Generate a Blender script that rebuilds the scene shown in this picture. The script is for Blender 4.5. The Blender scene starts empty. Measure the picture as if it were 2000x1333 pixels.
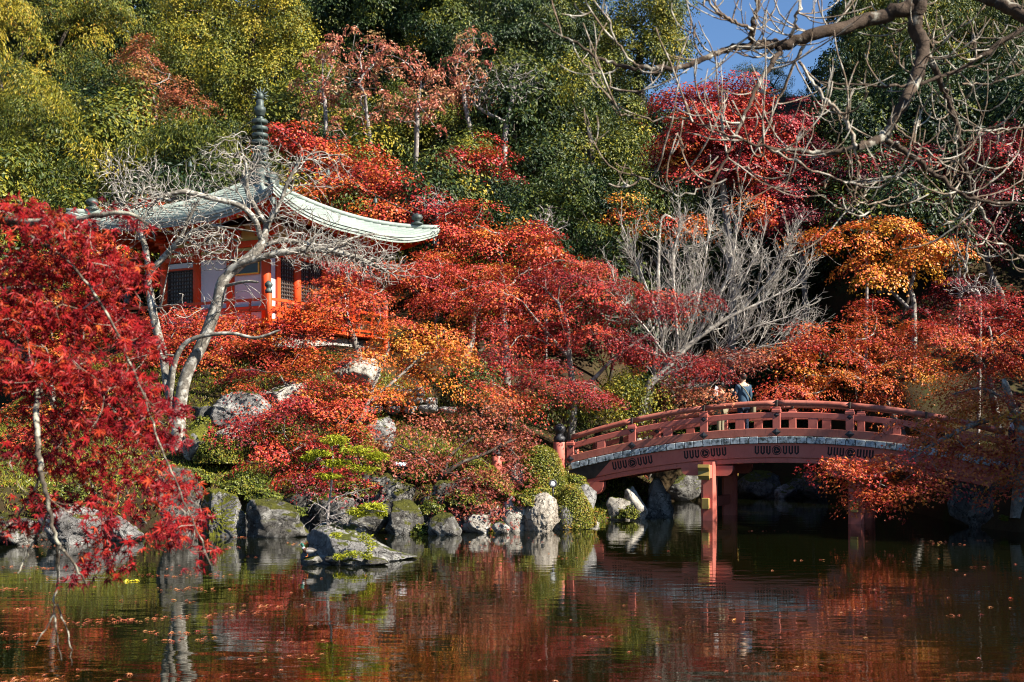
import bpy, bmesh, math, random
import numpy as np
from mathutils import Vector, Matrix

# ------------------------------------------------------------------ camera, sky, sun
SC = bpy.context.scene
COL = SC.collection
F, CX, HY, EYE = 2414.0, 1000.0, 859.0, 2.2      # focal length in photo pixels, centre column, horizon row, eye height
cam_d = bpy.data.cameras.new('camera')
cam_d.sensor_width = 36.0
cam_d.lens = 36.0 * F / 2000.0
cam_d.shift_y = (HY - 666.5) / 2000.0
cam_d.clip_start, cam_d.clip_end = 0.1, 2000.0
cam_d.dof.use_dof = True
cam_d.dof.focus_distance = 34.0
cam_d.dof.aperture_fstop = 4.8
cam = bpy.data.objects.new('camera', cam_d)
cam.location = (0, 0, EYE)
cam.rotation_euler = (math.radians(90), 0, 0)
COL.objects.link(cam)
SC.camera = cam

SUN_AZ, SUN_EL = math.radians(117.0), math.radians(37.0)   # clockwise from +Y: right of the view, a little behind the camera
world = bpy.data.worlds.new('World')
SC.world = world
world.use_nodes = True
wn = world.node_tree
sky = wn.nodes.new('ShaderNodeTexSky')
sky.sky_type = 'NISHITA'
sky.sun_disc = False
sky.sun_elevation = SUN_EL
sky.sun_rotation = SUN_AZ
sky.air_density = 1.0
sky.dust_density = 0.0
sky.ozone_density = 7.0
bg = wn.nodes['Background']
bg.inputs[1].default_value = 0.05
wn.links.new(sky.outputs[0], bg.inputs[0])
sun_d = bpy.data.lights.new('sun', 'SUN')
sun_d.energy = 5.0
sun_d.angle = math.radians(0.5)
sun_d.color = (1.0, 0.93, 0.82)
sun = bpy.data.objects.new('sun', sun_d)
to_sun = Vector((math.sin(SUN_AZ) * math.cos(SUN_EL), math.cos(SUN_AZ) * math.cos(SUN_EL), math.sin(SUN_EL)))
sun.rotation_euler = to_sun.to_track_quat('Z', 'Y').to_euler()
sun.location = (30, -10, 40)
COL.objects.link(sun)
vs = SC.view_settings
vs.view_transform = 'Standard'
vs.look = 'None'
vs.exposure = 1.65
vs.gamma = 1.0
SC.render.engine = 'CYCLES'
SC.cycles.max_bounces = 8
SC.cycles.diffuse_bounces = 1
SC.cycles.glossy_bounces = 4
SC.cycles.transmission_bounces = 4
SC.cycles.transparent_max_bounces = 8
SC.cycles.sample_clamp_indirect = 6.0
SC.cycles.use_denoising = True
SC.cycles.filter_width = 1.1

# ------------------------------------------------------------------ helpers
def X(px, D): return (px - CX) / F * D
def Z(py, D): return EYE + (HY - py) / F * D
def P(px, py, D): return np.array((X(px, D), D, Z(py, D)))
def wd(py): return EYE * F / (py - HY)            # distance at which the pond surface lies on this row

def tag(o, label=None, cat=None, group=None, kind=None):
    if label: o['label'] = label
    if cat: o['category'] = cat
    if group: o['group'] = group
    if kind: o['kind'] = kind
    return o

def link(name, mesh, parent=None, mat=None):
    o = bpy.data.objects.new(name, mesh)
    COL.objects.link(o)
    if parent is not None: o.parent = parent
    if mat is not None and mesh is not None and len(mesh.materials) == 0: mesh.materials.append(mat)
    return o

def thing(name, label, cat, loc=(0, 0, 0), rz=0.0, group=None):
    o = bpy.data.objects.new(name, None)
    o.empty_display_size = 0.3
    COL.objects.link(o)
    o.location = loc
    o.rotation_euler = (0, 0, rz)
    return tag(o, label, cat, group)

def npmesh(name, V, Fa, smooth=False, attr=None, mat=None):
    """mesh from a vertex array and an (n, 3 or 4) face array"""
    V = np.ascontiguousarray(V, dtype=np.float32)
    Fa = np.ascontiguousarray(Fa, dtype=np.int32)
    n, k = Fa.shape
    me = bpy.data.meshes.new(name)
    me.vertices.add(len(V)); me.vertices.foreach_set('co', V.ravel())
    me.loops.add(n * k); me.loops.foreach_set('vertex_index', Fa.ravel())
    me.polygons.add(n)
    me.polygons.foreach_set('loop_start', np.arange(0, n * k, k, dtype=np.int32))
    me.polygons.foreach_set('loop_total', np.full(n, k, dtype=np.int32))
    me.polygons.foreach_set('use_smooth', np.full(n, smooth, dtype=bool))
    if attr:
        for an, av in attr.items():
            a = me.attributes.new(an, 'FLOAT', 'POINT')
            a.data.foreach_set('value', np.ascontiguousarray(av, dtype=np.float32))
    me.update(calc_edges=True)
    if mat is not None: me.materials.append(mat)
    return me

def pymesh(name, V, Fa, mat=None, smooth=False):
    me = bpy.data.meshes.new(name)
    me.from_pydata([tuple(map(float, v)) for v in V], [], [tuple(int(i) for i in f) for f in Fa])
    me.update()
    if smooth: me.polygons.foreach_set('use_smooth', [True] * len(me.polygons))
    if mat is not None: me.materials.append(mat)
    return me

def nrm(a): return a / (np.linalg.norm(a, axis=-1, keepdims=True) + 1e-9)

_boxcache = {}
def boxmesh(sx, sy, sz, mat, bev=0.012):
    key = (round(sx, 3), round(sy, 3), round(sz, 3), mat.name, bev)
    if key in _boxcache: return _boxcache[key]
    bm = bmesh.new()
    bmesh.ops.create_cube(bm, size=1.0)
    bmesh.ops.scale(bm, vec=(sx, sy, sz), verts=bm.verts)
    b = min(bev, min(sx, sy, sz) * 0.2)
    if b > 0.001:
        bmesh.ops.bevel(bm, geom=list(bm.edges), offset=b, segments=1, affect='EDGES', profile=0.5)
    me = bpy.data.meshes.new('box'); bm.to_mesh(me); bm.free()
    me.materials.append(mat)
    _boxcache[key] = me
    return me

def box(name, c, s, mat, parent=None, rot=(0, 0, 0), bev=0.012):
    o = link(name, boxmesh(s[0], s[1], s[2], mat, bev), parent)
    o.location = c
    o.rotation_euler = rot
    return o

def lathe(name, prof, mat, parent=None, loc=(0, 0, 0), seg=20, smooth=True):
    """prof: list of (radius, z)"""
    V, Fa = [], []
    a = np.linspace(0, 2 * math.pi, seg, endpoint=False)
    for r, z in prof:
        for t in a: V.append((r * math.cos(t), r * math.sin(t), z))
    for i in range(len(prof) - 1):
        for j in range(seg):
            k = (j + 1) % seg
            Fa.append((i * seg + j, i * seg + k, (i + 1) * seg + k, (i + 1) * seg + j))
    Fa.append(tuple(range(seg - 1, -1, -1)))
    Fa.append(tuple(range((len(prof) - 1) * seg, len(prof) * seg)))
    me = pymesh(name, V, Fa, mat, smooth)
    o = link(name, me, parent); o.location = loc
    return o

def tube_arrays(pts, rad, sides):
    pts = np.asarray(pts, float); rad = np.asarray(rad, float)
    n = len(pts)
    t = np.empty_like(pts)
    t[1:-1] = pts[2:] - pts[:-2]; t[0] = pts[1] - pts[0]; t[-1] = pts[-1] - pts[-2]
    t = nrm(t)
    m = np.abs(t.mean(0)); ref = np.zeros(3); ref[int(np.argmin(m))] = 1.0
    u = nrm(np.cross(t, ref)); v = np.cross(t, u)
    a = np.linspace(0, 2 * math.pi, sides, endpoint=False)
    V = (pts[:, None, :] + rad[:, None, None] * (np.cos(a)[None, :, None] * u[:, None, :] + np.sin(a)[None, :, None] * v[:, None, :])).reshape(-1, 3)
    i = np.arange(n - 1)[:, None] * sides; j = np.arange(sides)[None, :]; k = (j + 1) % sides
    Fa = np.stack([i + j, i + k, i + sides + k, i + sides + j], -1).reshape(-1, 4)
    return V, Fa

class Tubes:
    def __init__(self): self.V, self.F, self.n = [], [], 0
    def add(self, pts, rad, sides=6):
        V, Fa = tube_arrays(pts, rad, sides)
        self.V.append(V); self.F.append(Fa + self.n); self.n += len(V)
    def mesh(self, name, mat):
        return npmesh(name, np.concatenate(self.V), np.concatenate(self.F), True, None, mat)

def tube(name, pts, r, mat, parent=None, sides=8, caps=True):
    rad = np.full(len(pts), r) if np.isscalar(r) else np.asarray(r)
    V, Fa = tube_arrays(pts, rad, sides)
    Fa = [tuple(f) for f in Fa]
    if caps:
        Fa.append(tuple(range(sides - 1, -1, -1))); Fa.append(tuple(range(len(V) - sides, len(V))))
    return link(name, pymesh(name, V, Fa, mat, True), parent)

def smooth_path(pts, n=6):
    """Catmull-Rom through the control points"""
    p = np.asarray(pts, float)
    p = np.vstack([2 * p[0] - p[1], p, 2 * p[-1] - p[-2]])
    out = []
    for i in range(1, len(p) - 2):
        for t in np.linspace(0, 1, n, endpoint=False):
            a, b, c, d = p[i - 1], p[i], p[i + 1], p[i + 2]
            out.append(0.5 * ((2 * b) + (c - a) * t + (2 * a - 5 * b + 4 * c - d) * t ** 2 + (3 * b - a - 3 * c + d) * t ** 3))
    out.append(p[-2])
    return np.array(out)

# ------------------------------------------------------------------ materials
class NT:
    def __init__(self, name):
        self.m = bpy.data.materials.new(name); self.m.use_nodes = True
        self.t = self.m.node_tree; self.b = self.t.nodes['Principled BSDF']; self.out = self.t.nodes['Material Output']
    def new(self, kind, **kw):
        n = self.t.nodes.new('ShaderNode' + kind)
        for k, v in kw.items(): setattr(n, k, v)
        return n
    def l(self, a, b): self.t.links.new(a, b)
    def coord(self, which='Object'):
        a = self.new('VectorMath', operation='ADD'); self.l(self.new('TexCoord').outputs[which], a.inputs[0])
        self.l(self.new('ObjectInfo').outputs['Location'], a.inputs[1]); return a.outputs[0]
    def noise(self, scale, detail=6, rough=0.6, vec=None, dist=0.0):
        n = self.new('TexNoise'); n.inputs['Scale'].default_value = scale; n.inputs['Detail'].default_value = detail
        n.inputs['Roughness'].default_value = rough; n.inputs['Distortion'].default_value = dist
        if vec is not None: self.l(vec, n.inputs['Vector'])
        return n.outputs['Fac']
    def ramp(self, fac, stops, interp='LINEAR'):
        r = self.new('ValToRGB'); r.color_ramp.interpolation = interp
        e = r.color_ramp.elements
        while len(e) < len(stops): e.new(0.5)
        for el, (p, c) in zip(e, stops): el.position = p; el.color = (*c, 1) if len(c) == 3 else c
        self.l(fac, r.inputs[0]); return r.outputs['Color']
    def mix(self, fac, a, b, mode='MIX'):
        m = self.new('Mix', data_type='RGBA', blend_type=mode)
        if isinstance(fac, (int, float)): m.inputs[0].default_value = fac
        else: self.l(fac, m.inputs[0])
        for i, s in ((6, a), (7, b)):
            if isinstance(s, tuple): m.inputs[i].default_value = (*s, 1)
            else: self.l(s, m.inputs[i])
        return m.outputs[2]
    def math(self, op, a, b=0.0):
        m = self.new('Math', operation=op)
        for i, s in ((0, a), (1, b)):
            if isinstance(s, (int, float)): m.inputs[i].default_value = s
            else: self.l(s, m.inputs[i])
        return m.outputs[0]
    def scale(self, vec, s):
        m = self.new('Mapping'); m.inputs['Scale'].default_value = s; self.l(vec, m.inputs['Vector']); return m.outputs[0]
    def bump(self, h, strength=0.3, dist=0.02):
        b = self.new('Bump'); b.inputs['Strength'].default_value = strength; b.inputs['Distance'].default_value = dist
        self.l(h, b.inputs['Height']); self.l(b.outputs[0], self.b.inputs['Normal']); return b
    def set(self, col=None, rough=0.6, spec=0.3, metal=0.0):
        if col is not None:
            if isinstance(col, tuple): self.b.inputs['Base Color'].default_value = (*col, 1)
            else: self.l(col, self.b.inputs['Base Color'])
        self.b.inputs['Roughness'].default_value = rough
        self.b.inputs['Specular IOR Level'].default_value = spec
        self.b.inputs['Metallic'].default_value = metal
        return self.m

def simple(name, c1, c2, scale=3.0, rough=0.6, spec=0.3, metal=0.0, bump=0.15, lo=0.35, hi=0.65, stretch=(1, 1, 1), bscale=None):
    t = NT(name); v = t.scale(t.coord(), stretch)
    n = t.noise(scale, 8, 0.65, v)
    t.set(t.ramp(n, [(lo, c1), (hi, c2)]), rough, spec, metal)
    if bump: t.bump(t.noise(bscale or scale * 6, 6, 0.7, v), bump, 0.01)
    return t.m

def leaf_material(name, stops, trans=0.3, rough=0.42, spec=0.35):
    t = NT(name)
    a = t.new('Attribute', attribute_name='var')
    c = t.ramp(a.outputs['Fac'], stops)
    t.set(c, rough, spec)
    tr = t.new('BsdfTranslucent'); t.l(t.mix(0.25, c, (1.0, 0.55, 0.12), 'MIX') if False else c, tr.inputs['Color'])
    mx = t.new('MixShader'); mx.inputs[0].default_value = trans
    t.l(t.b.outputs[0], mx.inputs[1]); t.l(tr.outputs[0], mx.inputs[2]); t.l(mx.outputs[0], t.out.inputs['Surface'])
    return t.m

def bark_material(name, dark, mid, light, lichen=0.5, scale=9.0):
    t = NT(name); v = t.coord()
    n = t.noise(scale, 8, 0.7, v)
    n2 = t.noise(scale * 0.45, 5, 0.6, v)
    c = t.ramp(n, [(0.32, dark), (0.6, mid)])
    f = t.ramp(n2, [(0.62 - 0.25 * lichen, (0, 0, 0)), (0.70 - 0.2 * lichen, (1, 1, 1))])
    c = t.mix(f, c, light)
    t.set(c, 0.85, 0.15)
    t.bump(t.noise(scale * 4, 6, 0.7, v), 0.6, 0.012)
    return t.m

M = {}
# red to yellow scale shared by all the maples: 0 burgundy, .3 crimson, .55 red orange, .8 orange, 1 yellow
M['maple'] = leaf_material('maple_leaves', [(0.0, (0.06, 0.010, 0.014)), (0.2, (0.20, 0.013, 0.018)), (0.38, (0.385, 0.026, 0.021)),
                                            (0.55, (0.46, 0.075, 0.021)), (0.75, (0.53, 0.155, 0.018)), (1.0, (0.55, 0.30, 0.03))], 0.16, 0.48, 0.34)
M['maple_dull'] = leaf_material('fading_maple_leaves', [(0.0, (0.085, 0.014, 0.014)), (0.35, (0.22, 0.038, 0.024)), (0.6, (0.33, 0.095, 0.036)),
                                                        (0.8, (0.40, 0.17, 0.06)), (1.0, (0.42, 0.28, 0.08))], 0.14, 0.48, 0.36)
# green scale shared by the evergreens: 0 dark, .5 olive, .85 yellow green, 1 rust
M['green'] = leaf_material('evergreen_leaves', [(0.0, (0.006, 0.018, 0.006)), (0.3, (0.022, 0.042, 0.009)), (0.55, (0.085, 0.100, 0.013)),
                                                (0.75, (0.18, 0.170, 0.016)), (0.88, (0.30, 0.25, 0.02)), (1.0, (0.36, 0.15, 0.02))], 0.14, 0.5, 0.25)
M['bush'] = leaf_material('clipped_bush_leaves', [(0.0, (0.03, 0.05, 0.008)), (0.4, (0.11, 0.14, 0.015)), (0.7, (0.24, 0.22, 0.02)), (0.88, (0.32, 0.17, 0.03)), (1.0, (0.34, 0.09, 0.03))], 0.2, 0.42, 0.35)
M['bark_pale'] = bark_material('pale_lichen_bark', (0.06, 0.052, 0.044), (0.18, 0.16, 0.13), (0.38, 0.36, 0.31), 0.5, 13.0)
M['bark_grey'] = bark_material('grey_bark', (0.07, 0.06, 0.05), (0.20, 0.175, 0.15), (0.33, 0.31, 0.27), 0.4, 9.0)
M['bark_dark'] = bark_material('dark_bark', (0.022, 0.018, 0.014), (0.07, 0.055, 0.042), (0.14, 0.12, 0.09), 0.3, 8.0)
M['twig'] = bark_material('grey_twigs', (0.11, 0.092, 0.085), (0.27, 0.235, 0.215), (0.40, 0.37, 0.34), 0.4, 12.0)
M['twig_pale'] = bark_material('silvery_twigs', (0.15, 0.13, 0.11), (0.33, 0.30, 0.26), (0.46, 0.43, 0.38), 0.4, 12.0)
M['twig_brown'] = bark_material('brown_knobbly_twigs', (0.075, 0.05, 0.035), (0.22, 0.16, 0.11), (0.44, 0.40, 0.33), 0.55, 22.0)

def rock_material(name, c1, c2, c3, moss=0.4, mosscol=(0.10, 0.11, 0.015), speck=1.0):
    t = NT(name); v = t.coord()
    n = t.noise(1.7, 12, 0.78, v, 0.6)
    c = t.ramp(n, [(0.34, c1), (0.50, c2), (0.62, c3)])
    n2 = t.noise(7.0, 10, 0.8, v, 0.5)
    c = t.mix(t.ramp(n2, [(0.53, (0, 0, 0)), (0.66, (0.8 * speck,) * 3)]), c, c1)
    n3 = t.noise(3.0, 10, 0.8, v, 1.2)
    c = t.mix(t.ramp(n3, [(0.56, (0, 0, 0)), (0.64, (0.8 * speck,) * 3)]), c, c3)
    vo = t.new('TexVoronoi', feature='DISTANCE_TO_EDGE'); vo.inputs['Scale'].default_value = 2.3
    wv_ = t.new('VectorMath', operation='ADD'); nc = t.new('TexNoise'); nc.inputs['Scale'].default_value = 3.0; nc.inputs['Detail'].default_value = 5
    t.l(v, nc.inputs['Vector']); t.l(v, wv_.inputs[0]); t.l(nc.outputs['Color'], wv_.inputs[1]); t.l(wv_.outputs[0], vo.inputs['Vector'])
    crack = t.ramp(vo.outputs['Distance'], [(0.0, (0, 0, 0)), (0.035, (1, 1, 1))])
    c = t.mix(crack, tuple(x * 0.35 for x in c1), c)
    g = t.new('NewGeometry'); s = t.new('SeparateXYZ'); t.l(g.outputs['Normal'], s.inputs[0])
    mn = t.noise(2.2, 8, 0.7, v)
    f = t.math('ADD', t.math('MULTIPLY', s.outputs['Z'], 0.55), t.math('MULTIPLY', mn, 1.0))
    f = t.ramp(f, [(1.12 - moss * 0.55, (0, 0, 0)), (min(1.0, 1.22 - moss * 0.55), (1, 1, 1))])
    mc = t.ramp(t.noise(14, 5, 0.7, v), [(0.35, tuple(x * 0.45 for x in mosscol)), (0.65, mosscol)])
    c = t.mix(f, c, mc)
    t.set(c, 0.85, 0.2)
    hh = t.math('ADD', t.math('MULTIPLY', t.noise(4, 12, 0.8, v, 0.8), 1.4), t.math('MULTIPLY', crack, 0.35))
    t.bump(t.math('ADD', hh, t.math('MULTIPLY', t.noise(22, 8, 0.75, v), 0.4)), 1.0, 0.09)
    return t.m

M['rock_smooth'] = rock_material('smooth_brown_rock', (0.17, 0.135, 0.10), (0.33, 0.285, 0.23), (0.50, 0.45, 0.375), 0.1, speck=0.3)  # brownish, lightly speckled stone of the big boulder
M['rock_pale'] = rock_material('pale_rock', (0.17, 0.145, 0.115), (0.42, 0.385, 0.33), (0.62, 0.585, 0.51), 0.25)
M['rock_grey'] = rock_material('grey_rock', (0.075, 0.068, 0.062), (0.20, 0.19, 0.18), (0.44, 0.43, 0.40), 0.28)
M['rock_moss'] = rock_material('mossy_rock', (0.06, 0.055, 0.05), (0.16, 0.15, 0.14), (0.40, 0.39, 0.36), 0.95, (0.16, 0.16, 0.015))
M['rock_bank'] = rock_material('shade_toned_lichened_rock', (0.028, 0.025, 0.021), (0.085, 0.078, 0.068), (0.34, 0.325, 0.29), 0.62, (0.085, 0.085, 0.010))  # shade of the bank put into the dark base colour, under lichen and moss
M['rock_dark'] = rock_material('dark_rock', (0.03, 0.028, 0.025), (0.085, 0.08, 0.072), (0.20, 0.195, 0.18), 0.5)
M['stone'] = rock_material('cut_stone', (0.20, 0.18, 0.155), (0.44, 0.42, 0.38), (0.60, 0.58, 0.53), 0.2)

def paint_material(name, base, dirt, amount=0.5, fade=None, rough=0.55):
    t = NT(name); v = t.coord()
    n = t.noise(1.3, 8, 0.7, v)
    st = t.noise(2.6, 9, 0.78, t.scale(v, (4.0, 4.0, 0.9)))
    c = t.ramp(n, [(0.3, base), (0.7, fade or tuple(min(1, x * 1.12 + 0.01) for x in base))])
    f = t.ramp(st, [(0.66 - 0.14 * amount, (0, 0, 0)), (0.86 - 0.12 * amount, (1, 1, 1))])
    c = t.mix(t.math('MULTIPLY', f, 0.75), c, dirt)
    t.set(c, rough, 0.25)
    t.bump(t.noise(30, 6, 0.7, t.scale(v, (0.25, 1, 1))), 0.12, 0.004)
    return t.m

M['salmon'] = paint_material('weathered_vermilion_paint', (0.45, 0.105, 0.074), (0.10, 0.034, 0.028), 0.75, (0.52, 0.15, 0.108))
M['salmon_top'] = paint_material('worn_vermilion_rail_paint', (0.33, 0.085, 0.055), (0.07, 0.04, 0.036), 1.1, (0.42, 0.15, 0.105), 0.5)
M['vermilion'] = paint_material('vermilion_paint', (0.60, 0.055, 0.012), (0.30, 0.03, 0.012), 0.3, (0.66, 0.075, 0.012))
M['amber'] = paint_material('orange_yellow_paint', (0.80, 0.26, 0.012), (0.5, 0.12, 0.02), 0.3, (0.85, 0.32, 0.015))
M['ochre'] = paint_material('ochre_paint', (0.72, 0.42, 0.06), (0.35, 0.17, 0.04), 0.4)
M['gold'] = paint_material('yellow_gold_fitting', (0.25, 0.165, 0.04), (0.10, 0.065, 0.02), 0.6, (0.32, 0.23, 0.065), 0.4)
M['iron'] = simple('black_iron', (0.012, 0.012, 0.014), (0.03, 0.03, 0.033), 6, 0.45, 0.4)
M['black'] = simple('black_paint', (0.012, 0.010, 0.010), (0.03, 0.022, 0.02), 9, 0.7, 0.2)
M['tar'] = simple('dark_metal_sheathing', (0.02, 0.016, 0.012), (0.055, 0.042, 0.03), 5, 0.55, 0.3)
M['plaster'] = simple('white_plaster', (0.56, 0.54, 0.56), (0.64, 0.62, 0.63), 2.0, 0.8, 0.15, bump=0.05)
M['ochre_plaster'] = simple('cream_plaster', (0.62, 0.43, 0.16), (0.70, 0.50, 0.20), 2.0, 0.8, 0.15, bump=0.05)
M['lattice'] = simple('dark_lattice_wood', (0.028, 0.018, 0.014), (0.06, 0.04, 0.03), 8, 0.6, 0.25)
M['interior'] = simple('dark_interior', (0.012, 0.01, 0.01), (0.022, 0.018, 0.016), 3, 0.8, 0.1)
M['window'] = simple('dark_green_window_board', (0.012, 0.022, 0.018), (0.022, 0.034, 0.028), 4, 0.35, 0.4)
M['wood'] = simple('grey_plank_wood', (0.14, 0.12, 0.10), (0.26, 0.235, 0.21), 4, 0.8, 0.2, stretch=(6, 0.6, 6))
M['bronze'] = simple('green_bronze', (0.03, 0.038, 0.036), (0.075, 0.10, 0.09), 7, 0.55, 0.4, 0.3)
M['glass'] = simple('lamp_glass', (0.72, 0.74, 0.76), (0.80, 0.81, 0.82), 4, 0.2, 0.5, bump=0)

t = NT('verdigris_copper'); v = t.coord()
n = t.noise(1.2, 8, 0.7, v); n2 = t.noise(16, 6, 0.7, t.scale(v, (1, 1, 0.3)))
c = t.ramp(n, [(0.3, (0.165, 0.205, 0.18)), (0.55, (0.255, 0.295, 0.26)), (0.75, (0.33, 0.345, 0.295))])
c = t.mix(t.ramp(n2, [(0.52, (0, 0, 0)), (0.75, (1, 1, 1))]), c, (0.11, 0.15, 0.12))
t.set(c, 0.6, 0.3, 0.0); t.bump(n2, 0.2, 0.006); M['copper'] = t.m

t = NT('pale_copper_sheath'); v = t.coord()
n = t.noise(7, 8, 0.75, v)
oi = t.new('ObjectInfo')
c = t.mix(oi.outputs['Random'], (0.30, 0.36, 0.39), (0.46, 0.51, 0.52))
c = t.mix(t.ramp(n, [(0.46, (0, 0, 0)), (0.60, (1, 1, 1))]), c, (0.045, 0.055, 0.05))
t.set(c, 0.6, 0.25); t.bump(n, 0.3, 0.008); M['sheath'] = t.m

t = NT('pond_water'); v = t.coord()
t.set((0.0035, 0.0042, 0.0010), 0.012, 0.5); t.b.inputs['IOR'].default_value = 1.44
w1 = t.noise(1.5, 3, 0.5, t.scale(v, (0.55, 1.5, 1)), 0.3)
w2 = t.noise(7.5, 3, 0.5, t.scale(v, (0.45, 1.3, 1)))
mk = t.ramp(t.noise(0.16, 3, 0.5, v), [(0.38, (0.25, 0.25, 0.25)), (0.62, (1, 1, 1))])
h = t.math('ADD', t.math('MULTIPLY', w1, 1.0), t.math('MULTIPLY', t.math('MULTIPLY', w2, mk), 0.22))
t.bump(h, 0.09, 0.05); M['water'] = t.m

t = NT('mossy_ground'); v = t.coord()
n = t.noise(0.9, 8, 0.7, v); n2 = t.noise(9, 8, 0.75, v)
c = t.ramp(n, [(0.35, (0.028, 0.018, 0.010)), (0.52, (0.045, 0.030, 0.014)), (0.64, (0.035, 0.042, 0.011))])
c = t.mix(t.ramp(n2, [(0.5, (0, 0, 0)), (0.62, (1, 1, 1))]), c, (0.035, 0.026, 0.014))
t.set(c, 0.95, 0.1); t.bump(n2, 0.8, 0.05); M['ground'] = t.m

# ------------------------------------------------------------------ ground and pond
LAND = np.array([(-90, 33), (-40, 30.6), (-16, 29.9), (-11.8, 30.2), (-8.4, 29.6), (-5.8, 30.2), (-2.6, 30.4), (-0.5, 30.0), (1.0, 29.9), (2.0, 30.4), (2.5, 32.2),
                 (3.6, 34.6), (4.7, 37), (5.0, 42), (5.8, 47.0), (8.5, 48.5), (11.6, 47.5), (12.4, 42), (11.9, 36), (11.4, 31.8), (11.8, 29.4), (13.6, 27.4), (18, 25), (30, 14), (45, 6), (300, -40), (300, 400), (-300, 400), (-300, 60)], float)
NEAR = np.array([(-300, 60), (-90, 33), (-60, 20), (-25, 10.5), (-6, 7.6), (0, 7.2), (7, 7.6), (16, 8.5), (30, 14), (45, 6), (300, -40), (300, -200), (-300, -200)], float)

def sdist(poly, p):
    p = np.asarray(p, float); a = poly; b = np.roll(poly, -1, 0)
    d = np.full(len(p), 1e9); ins = np.zeros(len(p), bool)
    for (ax, ay), (bx, by) in zip(a, b):
        ex, ey = bx - ax, by - ay
        tt = np.clip(((p[:, 0] - ax) * ex + (p[:, 1] - ay) * ey) / (ex * ex + ey * ey), 0, 1)
        d = np.minimum(d, np.hypot(p[:, 0] - ax - tt * ex, p[:, 1] - ay - tt * ey))
        c = ((ay > p[:, 1]) != (by > p[:, 1]))
        with np.errstate(divide='ignore', invalid='ignore'):
            xi = ax + (p[:, 1] - ay) / (by - ay) * ex
        ins ^= c & (p[:, 0] < xi)
    return np.where(ins, d, -d)

def sst(x, a, b):
    tt = np.clip((x - a) / (b - a), 0, 1); return tt * tt * (3 - 2 * tt)

PAV = np.array((-8.56, 42.0))
def ground_z(x, y):
    x = np.atleast_1d(np.asarray(x, float)); y = np.atleast_1d(np.asarray(y, float))
    p = np.stack([x, y], 1)
    d = sdist(LAND, p); dn = sdist(NEAR, p)
    low = sst(x, -2.5, 0.8) * (1 - sst(y, 35, 38)) * (1 - sst(x, 8, 10))
    z = -1.3 + (2.35 - 0.95 * low) * sst(d, -0.5, 0.7) + (0.36 - 0.16 * low) * np.clip(d - 0.7, 0, 3.2)
    z = np.maximum(z, -1.3 + 1.9 * sst(dn, -0.6, 0.8))
    r = np.hypot(x - PAV[0], y - PAV[1])
    z = z + 2.9 * (1 - sst(r, 4.2, 10.5)) * (d > 0)
    y0 = 43 - 2.0 * sst(x, -6, -2) + 6.6 * sst(x, 3.0, 5.5) - 9.0 * sst(x, 11.5, 13.5)
    h = np.clip(y - y0, 0, 400)
    hill = 0.66 * np.minimum(h, 28) + 0.24 * np.clip(h - 28, 0, 40) + 0.04 * np.clip(h - 68, 0, 400)
    hill = hill * (1 - 0.9 * (1 - sst(r, 4.2, 9.0)))
    z = z + np.where(d > 0, hill, 0)
    z = z + np.where(d > 0.8, 0.10 * np.sin(x * 1.7 + y * 0.6) * np.sin(y * 1.3 - x * 0.4), 0)
    return z
def gz(x, y): return float(ground_z(x, y)[0])

gx = np.concatenate([np.linspace(-300, -60, 13)[:-1], np.linspace(-60, -20, 28)[:-1], np.linspace(-20, 22, 140), np.linspace(22, 60, 26)[1:], np.linspace(60, 300, 13)[1:]])
gy = np.concatenate([np.linspace(-150, 0, 9)[:-1], np.linspace(0, 24, 40)[:-1], np.linspace(24, 56, 106), np.linspace(56, 130, 40)[1:], np.linspace(130, 400, 14)[1:]])
GX, GY = np.meshgrid(gx, gy)
GV = np.stack([GX.ravel(), GY.ravel(), ground_z(GX.ravel(), GY.ravel())], 1)
nx, ny = len(gx), len(gy)
ii = (np.arange(ny - 1)[:, None] * nx + np.arange(nx - 1)[None, :]).ravel()
ground = link('ground', npmesh('ground', GV, np.stack([ii, ii + 1, ii + nx + 1, ii + nx], 1), True, None, M['ground']))
tag(ground, kind='structure')
wv = [(-120, 2, 0), (120, 2, 0), (120, 62, 0), (-120, 62, 0)]
tag(link('pond_water', pymesh('pond_water', wv, [(0, 1, 2, 3)], M['water'])), kind='structure')

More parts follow.
